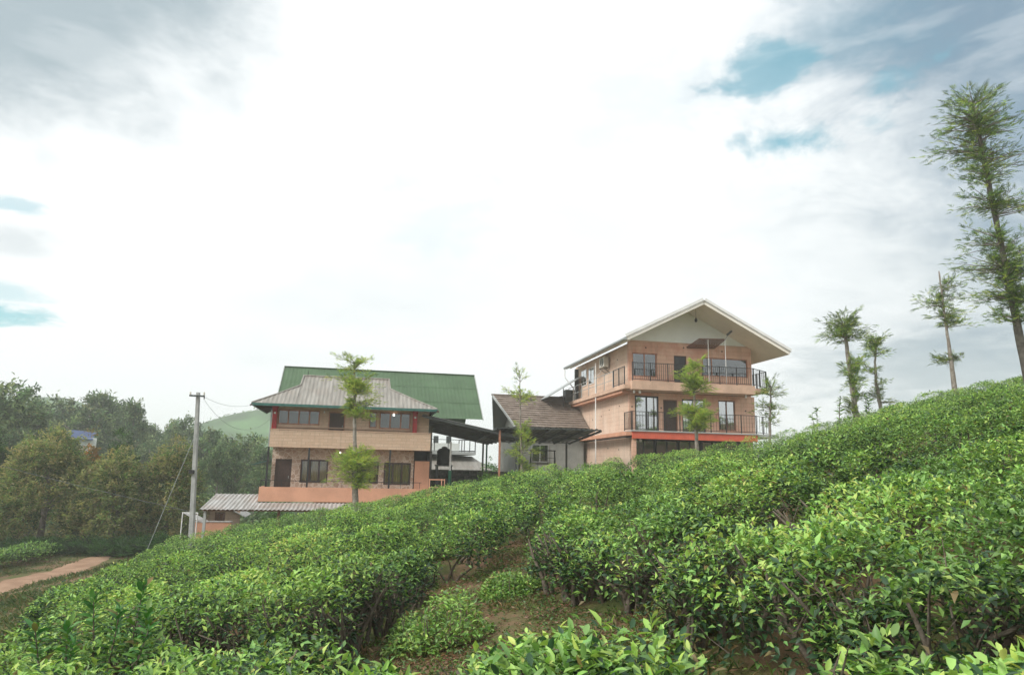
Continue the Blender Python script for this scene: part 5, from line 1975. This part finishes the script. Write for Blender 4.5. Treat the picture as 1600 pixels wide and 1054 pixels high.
# ------------------------------------------------------------------ leafy crowns for the valley trees
def crown_mesh(name, seed, lobes, leaf, n, cols, weights, m, clump=0.35, shell=0.72, tip=None):
    """crown of leaf clumps spread over overlapping lobes (x, y, z, rx, rz)"""
    global rng
    rng = np.random.default_rng(seed)
    lob = np.array(lobes, float)
    vol = lob[:, 3] ** 2
    nc = int(n / 16)
    pick = rng.choice(len(lob), nc, p=vol / vol.sum())
    d = rand_dirs(nc, -0.75, 1.0)
    rr = shell + (1 - shell) * rng.uniform(0, 1, nc) ** 0.5
    rr *= 1 + 0.25 * rng.normal(0, 0.5, nc)
    cc = lob[pick, :3] + d * rr[:, None] * np.stack([lob[pick, 3], lob[pick, 3], lob[pick, 4]], 1)
    per = 16
    P = np.repeat(cc, per, 0) + rng.normal(0, clump * 0.42, (nc * per, 3))
    out = np.repeat(d, per, 0)
    D = out * 0.7 + rand_dirs(nc * per, -0.5, 0.9)
    L = leaf * rng.uniform(0.6, 1.35, nc * per)
    ct = palette(nc, cols, weights, 0.16)
    C = np.repeat(ct, per, 0) * rng.normal(1, 0.16, (nc * per, 1))
    if tip is not None:
        j = (rng.uniform(0, 1, nc * per) < tip[1])
        C[j] = np.array(tip[0]) * rng.normal(1, 0.15, (j.sum(), 1))
    V, F, Cc = leaves(P, D, L, L * 0.42, np.clip(C, 0.004, 0.7), 'diamond', 0.3)
    return tri_mesh(name, V, F, m, Cc)


def trunk_mesh(h, r, forks, seed, spread=0.3):
    rs = random.Random(seed)
    mb = MB()
    mb.tube([(0, 0, -0.3), (0.05, 0, h * 0.3), (0.0, 0.05, h * 0.62), (0.08, 0, h * 0.92)], [r * 1.3, r, r * 0.7, r * 0.2], 7)
    for _ in range(forks):
        z = h * rs.uniform(0.3, 0.7)
        a = rs.uniform(0, 6.28)
        ln = h * spread * rs.uniform(0.6, 1.2)
        p = Vector((0.02, 0.02, z))
        q = p + Vector((math.cos(a) * ln * 0.5, math.sin(a) * ln * 0.5, ln * 0.45))
        e = p + Vector((math.cos(a) * ln, math.sin(a) * ln, ln * 0.75))
        mb.tube([p, q, e], [r * 0.5, r * 0.32, r * 0.1], 5)
    return mb.mesh('trunk', M_bark, True)


OLIVE = [(0.235, 0.265, 0.110), (0.170, 0.245, 0.090), (0.31, 0.30, 0.145), (0.075, 0.130, 0.048)]


def round_tree(x, y, r, top, label, seed, cols, w, n=9000, tip=None, leaf=0.20, low=0.06, cat='tree', group='rounded trees beyond the path', name='round_tree'):
    rs = random.Random(seed)
    g = gz(x, y)
    h = top - g
    E = empty(name, (x, y, g), 0, label, cat, group)
    lobes = []
    for k in range(70):
        a = k * 2.4 + rs.uniform(-.4, .4)
        f = (k + rs.uniform(0, 1)) / 70
        zr = h * (low + (0.80 - low) * f)
        rad = r * (0.86 - 0.60 * f ** 1.9) * rs.uniform(0.85, 1.08)
        s = min(r * 0.36, rs.uniform(0.42, 0.85) * (0.5 + 0.18 * r))
        lobes.append((rad * math.cos(a), rad * math.sin(a), zr, s, s * 0.95))
    lobes.append((0, 0, h * 0.48, r * 0.70, h * 0.36))
    lobes.append((0, 0, h - r * 0.42, r * 0.42, r * 0.42))
    link('trunk', trunk_mesh(h * 0.8, 0.16, 6, seed), E)
    link('crown', crown_mesh('crown', seed, lobes, leaf, n, cols, w, M_tree_leaf, clump=0.26, tip=tip, shell=0.8), E)


round_tree(-26.9, 42, 3.3, 1.95, 'largest olive brown domed tree left of the concrete pole', 101, OLIVE, [3, 3, 1.6, 1.6], 34000, tip=((0.36, 0.32, 0.19), 0.2))
round_tree(-22.6, 41.5, 2.2, 0.9, 'middle olive brown domed tree in the row beyond the path', 102, OLIVE, [2.6, 3, 1.4, 1.8], 21000, tip=((0.33, 0.305, 0.18), 0.18))
round_tree(-20.2, 43, 1.95, 1.65, 'tall olive brown tree just behind the concrete pole', 103, OLIVE, [3, 3, 1.6, 1.6], 18000, tip=((0.36, 0.32, 0.19), 0.2))
round_tree(-33.0, 44.5, 3.3, 2.1, 'dark green bushy tree at the left picture edge', 104, [(0.035, 0.085, 0.025), (0.055, 0.12, 0.03), (0.02, 0.05, 0.018)], [2, 1.4, 2], 20000)
round_tree(-31.6, 39.0, 2.3, -0.9, 'low dark green shrub mass at the far left below the domed trees', 105, [(0.025, 0.06, 0.02), (0.04, 0.085, 0.026)], [2, 1], 7000, low=0.12)
round_tree(-26.6, 49, 1.7, 2.2, 'small dark round tree peeping over the olive trees', 106, [(0.03, 0.075, 0.026), (0.045, 0.10, 0.03)], [2, 1.3], 6000)
round_tree(-27.3, 46.6, 0.55, 2.25, 'small tree top with orange new leaves among the olive crowns', 107, [(0.33, 0.16, 0.055), (0.20, 0.15, 0.05)], [2, 1.2], 1200, low=0.6)
round_tree(-1.0, 34.0, 0.75, 0.15, 'bright green shrub at the foot of the slender feathery tree', 108, [(0.10, 0.20, 0.04), (0.06, 0.14, 0.03)], [2, 1], 2600, low=0.1, leaf=0.13, cat='shrub', group='shrubs by the houses', name='shrub')
round_tree(-5.0, 44.8, 0.9, -0.15, 'dark shrub under the black water tank', 109, [(0.03, 0.07, 0.025), (0.05, 0.1, 0.03)], [2, 1], 2600, low=0.1, leaf=0.14, cat='shrub', group='shrubs by the houses', name='shrub')
round_tree(-2.3, 66, 2.2, 1.1, 'pale green tree seen past the end of the grey house roof', 110, [(0.09, 0.17, 0.045), (0.06, 0.12, 0.03)], [2, 1], 4000, group='trees behind the houses')
round_tree(-13.9, 43.5, 1.1, -2.35, 'green garden shrub seen under the tin porch roof', 111, [(0.07, 0.16, 0.035), (0.04, 0.10, 0.03)], [2, 1], 3000, low=0.1, leaf=0.15, cat='shrub', group='shrubs by the houses', name='shrub')


def fern_clump(x, y, r, label, seed):
    global rng
    rng = np.random.default_rng(seed)
    E = empty('fern_clump', (x, y, gz(x, y)), 0, label, 'fern', 'dark ferns below the olive trees')
    n = 420
    P = np.stack([rng.normal(0, r * 0.45, n), rng.normal(0, r * 0.35, n), rng.uniform(0, 0.35, n)], 1)
    D = rand_dirs(n, 0.25, 0.95)
    V, F, C = fronds(P, D, rng.uniform(0.5, 1.0, n), palette(n, [(0.03, 0.085, 0.028), (0.05, 0.125, 0.035), (0.02, 0.05, 0.02)], [2, 1.4, 1]), 6)
    link('fern_fronds', tri_mesh('fern_fronds', V, F, M_tree_leaf, np.clip(C, 0.004, 0.5)), E)


fern_clump(-21.4, 38.2, 1.7, 'left dark fern clump at the far end of the red path', 201)
fern_clump(-19.0, 38.0, 1.7, 'dark fern clump right of the path end, nearest the stay wire', 202)
fern_clump(-17.3, 37.2, 1.2, 'small dark fern clump below the stay wire', 203)
fern_clump(-24.2, 37.6, 1.6, 'dark fern clump at the foot of the largest olive tree', 204)
fern_clump(-27.6, 36.6, 1.6, 'dark fern clump furthest left under the olive trees', 205)


def path_hedge():
    global rng
    rng = np.random.default_rng(301)
    n = 9000
    y = rng.uniform(25, 36.5, n)
    x = -22.6 + 0.25 * np.sin(y * 0.6) + rng.normal(0, 0.42, n) + np.where(y < 29, 0.0, -0.1 * (y - 29))
    hgt = 0.62 + 0.25 * vnoise(x / 0.9, y / 0.9, 15)
    z = ground(x, y) + hgt * rng.uniform(0.1, 1, n) ** 0.5
    P = np.stack([x, y, z], 1)
    V, F, C = leaves(P, rand_dirs(n, -0.1, 1), rng.uniform(0.12, 0.2, n), 0.07, palette(n, [BRIGHT, MIDG, OLD_SHADE], [2, 2.5, 1.5]), 'diamond')
    o = np.array([[-22.8, 31, gz(-22.8, 31)]])
    E = empty('clipped_hedge', tuple(o[0]), 0, 'low clipped tea hedge along the far side of the red path', 'hedge')
    link('foliage', tri_mesh('hedge_foliage', V - o, F, M_leaf, C), E)
    s = MB()
    for k in range(26):
        yy = 25.3 + k * 0.43
        xx = -22.6 + 0.25 * math.sin(yy * 0.6) - max(0, 0.1 * (yy - 29))
        s.tube([(xx + 22.8, yy - 31, gz(xx, yy) - o[0][2] - 0.05), (xx + 22.8 + random.uniform(-.1, .1), yy - 31, gz(xx, yy) - o[0][2] + 0.5)], [0.03, 0.015], 5)
    tag(s.build('stems', M_stem, E), kind='stuff')


path_hedge()


# ------------------------------------------------------------------ the hazy wood across the valley
def far_wood():
    FG = [(0.165, 0.245, 0.115), (0.115, 0.185, 0.092), (0.23, 0.30, 0.14), (0.070, 0.120, 0.062)]
    kinds = []
    for s in range(6):
        rs = random.Random(400 + s)
        tall = s in (1, 3, 5)
        h = 10.0
        lobes = []
        nl = 15 if not tall else 12
        for k in range(nl):
            a = rs.uniform(0, 6.28)
            f = rs.uniform(0, 1)
            r = (2.6 if not tall else 1.5) * (1 - 0.55 * f) * rs.uniform(0.3, 1)
            sz = rs.uniform(0.9, 1.5) * (1 if not tall else 0.75)
            lobes.append((r * math.cos(a), r * math.sin(a), (3.2 if not tall else 3.6) + (5.2 if not tall else 5.6) * f, sz, sz * 0.8))
        cm = crown_mesh('far_crown', 500 + s, lobes, 0.40, 4600, FG, [3, 2, 1.5, 1.5], M_far_leaf, clump=0.55, shell=0.6)
        kinds.append((trunk_mesh(9.0, 0.2, 7, 600 + s, 0.28), cm))
    rs = random.Random(9)
    # (pixel column, top row, depth, kind, width factor): one line per crown that can be told apart
    T = [(8, 597, 62, 0, 1.0), (48, 640, 66, 3, 0.9), (32, 618, 84, 2, 1.1), (68, 614, 98, 4, 1.0), (98, 622, 90, 0, 1.0), (122, 628, 104, 2, 1.0), (86, 650, 72, 4, 0.9),
         (143, 616, 86, 1, 1.0), (168, 622, 92, 5, 1.0), (186, 634, 100, 3, 1.0), (205, 646, 96, 0, 0.8), (228, 652, 104, 2, 0.8), (212, 634, 82, 5, 0.7), (150, 655, 84, 4, 0.8),
         (252, 658, 108, 4, 0.7), (272, 664, 112, 3, 0.7), (292, 652, 92, 0, 0.8), (330, 652, 76, 1, 0.8), (315, 686, 84, 2, 0.8), (352, 672, 74, 4, 0.9), (388, 678, 70, 0, 1.0),
         (412, 690, 66, 2, 0.9), (372, 700, 62, 5, 0.8), (344, 706, 60, 3, 0.8), (402, 722, 56, 4, 0.6), (318, 716, 58, 0, 0.6), (20, 660, 58, 2, 0.8), (268, 676, 90, 2, 0.8), (238, 672, 80, 4, 0.7), (433, 684, 78, 1, 0.9),
         (-30, 600, 66, 2, 1.0), (725, 716, 95, 4, 0.8), (752, 722, 100, 2, 0.7)]
    order = sorted(range(len(T)), key=lambda i: T[i][0])
    ordn = ['first', 'second', 'third', 'fourth', 'fifth', 'sixth', 'seventh', 'eighth', 'ninth', 'tenth', 'eleventh', 'twelfth', 'thirteenth', 'fourteenth', 'fifteenth', 'sixteenth', 'seventeenth', 'eighteenth', 'nineteenth', 'twentieth']
    vis = [i for i in order if 0 <= T[i][0] < 300]
    mid = [i for i in order if 300 <= T[i][0] < 700]
    for i, (px, py, Y, kd, wf) in enumerate(T):
        d = ray(px, py)
        p = d * (Y / d.y)
        g = gz(p.x, Y)
        h = max(3.0, p.z - g)
        if i in vis:
            k = vis.index(i)
            w_ = 'slim' if kd in (1, 3, 5) else 'broad'
            if k < 10:
                lab = f'{w_} hazy tree, {ordn[k]} from the left edge in the far wood'
            else:
                lab = f'{w_} hazy tree, {ordn[len(vis) - 1 - k]} to the left of the concrete pole in the far wood'
        elif i in mid:
            lab = f'hazy valley tree, {ordn[mid.index(i)]} from the concrete pole toward the stone clad house'
        elif px < 0:
            lab = 'hazy wood tree just outside the left edge of the picture'
        else:
            lab = 'far tree %s seen under the steel canopy' % ('left of the green post' if px < 740 else 'right of the green post')
        E = empty('forest_tree', (p.x, Y, g), rs.uniform(0, 6.28), lab, 'tree', 'trees of the hazy wood across the valley')
        tr = link('trunk', kinds[kd][0], E)
        cr = link('crown', kinds[kd][1], E)
        s = h / 9.6
        for o in (tr, cr):
            o.scale = (s * wf, s * wf, s)
    # undergrowth that nobody could count
    global rng
    rng = np.random.default_rng(808)
    n = 26000
    y = rng.uniform(50, 125, n)
    x = rng.uniform(-0.86, -0.30, n) * y
    P = np.stack([x, y, ground(x, y) + rng.uniform(0, 1, n) ** 1.5 * (1.6 + 2.6 * np.clip(vnoise(x / 5, y / 5, 17) + 0.4, 0, 1))], 1)
    V, F, C = leaves(P, rand_dirs(n, -0.1, 1), rng.uniform(0.4, 0.8, n), 0.3, palette(n, FG, [3, 2, 2, 1]), 'diamond')
    o = link('undergrowth', tri_mesh('undergrowth', V, F, M_far_leaf, C))
    tag(o, 'scrubby undergrowth on the valley floor below the far trees', 'undergrowth', kind='stuff')
    # shrubs dotted on the far hill crest
    n = 500
    x = rng.uniform(-150, -60, n)
    y = rng.normal(328, 12, n)
    zz = 35 * np.exp(-((x + 98) / 62) ** 2 / 1.6 - ((y - 330) / 50) ** 2 / 1.6) - 9.2
    P = np.stack([x, y, zz + rng.uniform(0, 2.0, n)], 1)
    V, F, C = leaves(P, rand_dirs(n, -0.1, 1), rng.uniform(1, 2.2, n), 1.0, palette(n, FG, [3, 2, 2, 1]), 'diamond')
    o = link('crest_scrub', tri_mesh('crest_scrub', V, F, M_far_leaf, C))
    tag(o, 'scrub along the crest of the far hill', 'scrub', kind='stuff')


far_wood()
# ================================================================== air
def haze():
    o = MB().box(-950, 950, -940, 950, -14, 42).build('haze', None)
    m = bpy.data.materials.new('haze_air')
    m.use_nodes = True
    nt = m.node_tree
    nt.nodes.clear()
    out = nt.nodes.new('ShaderNodeOutputMaterial')
    pv = nt.nodes.new('ShaderNodeVolumePrincipled')
    pv.inputs['Color'].default_value = (0.975, 0.99, 0.995, 1)
    pv.inputs['Density'].default_value = 0.0013
    pv.inputs['Anisotropy'].default_value = 0.1
    nt.links.new(pv.outputs[0], out.inputs['Volume'])
    o.data.materials.append(m)
    tag(o, 'thin pale morning haze over the valley', 'haze', kind='stuff')


haze()
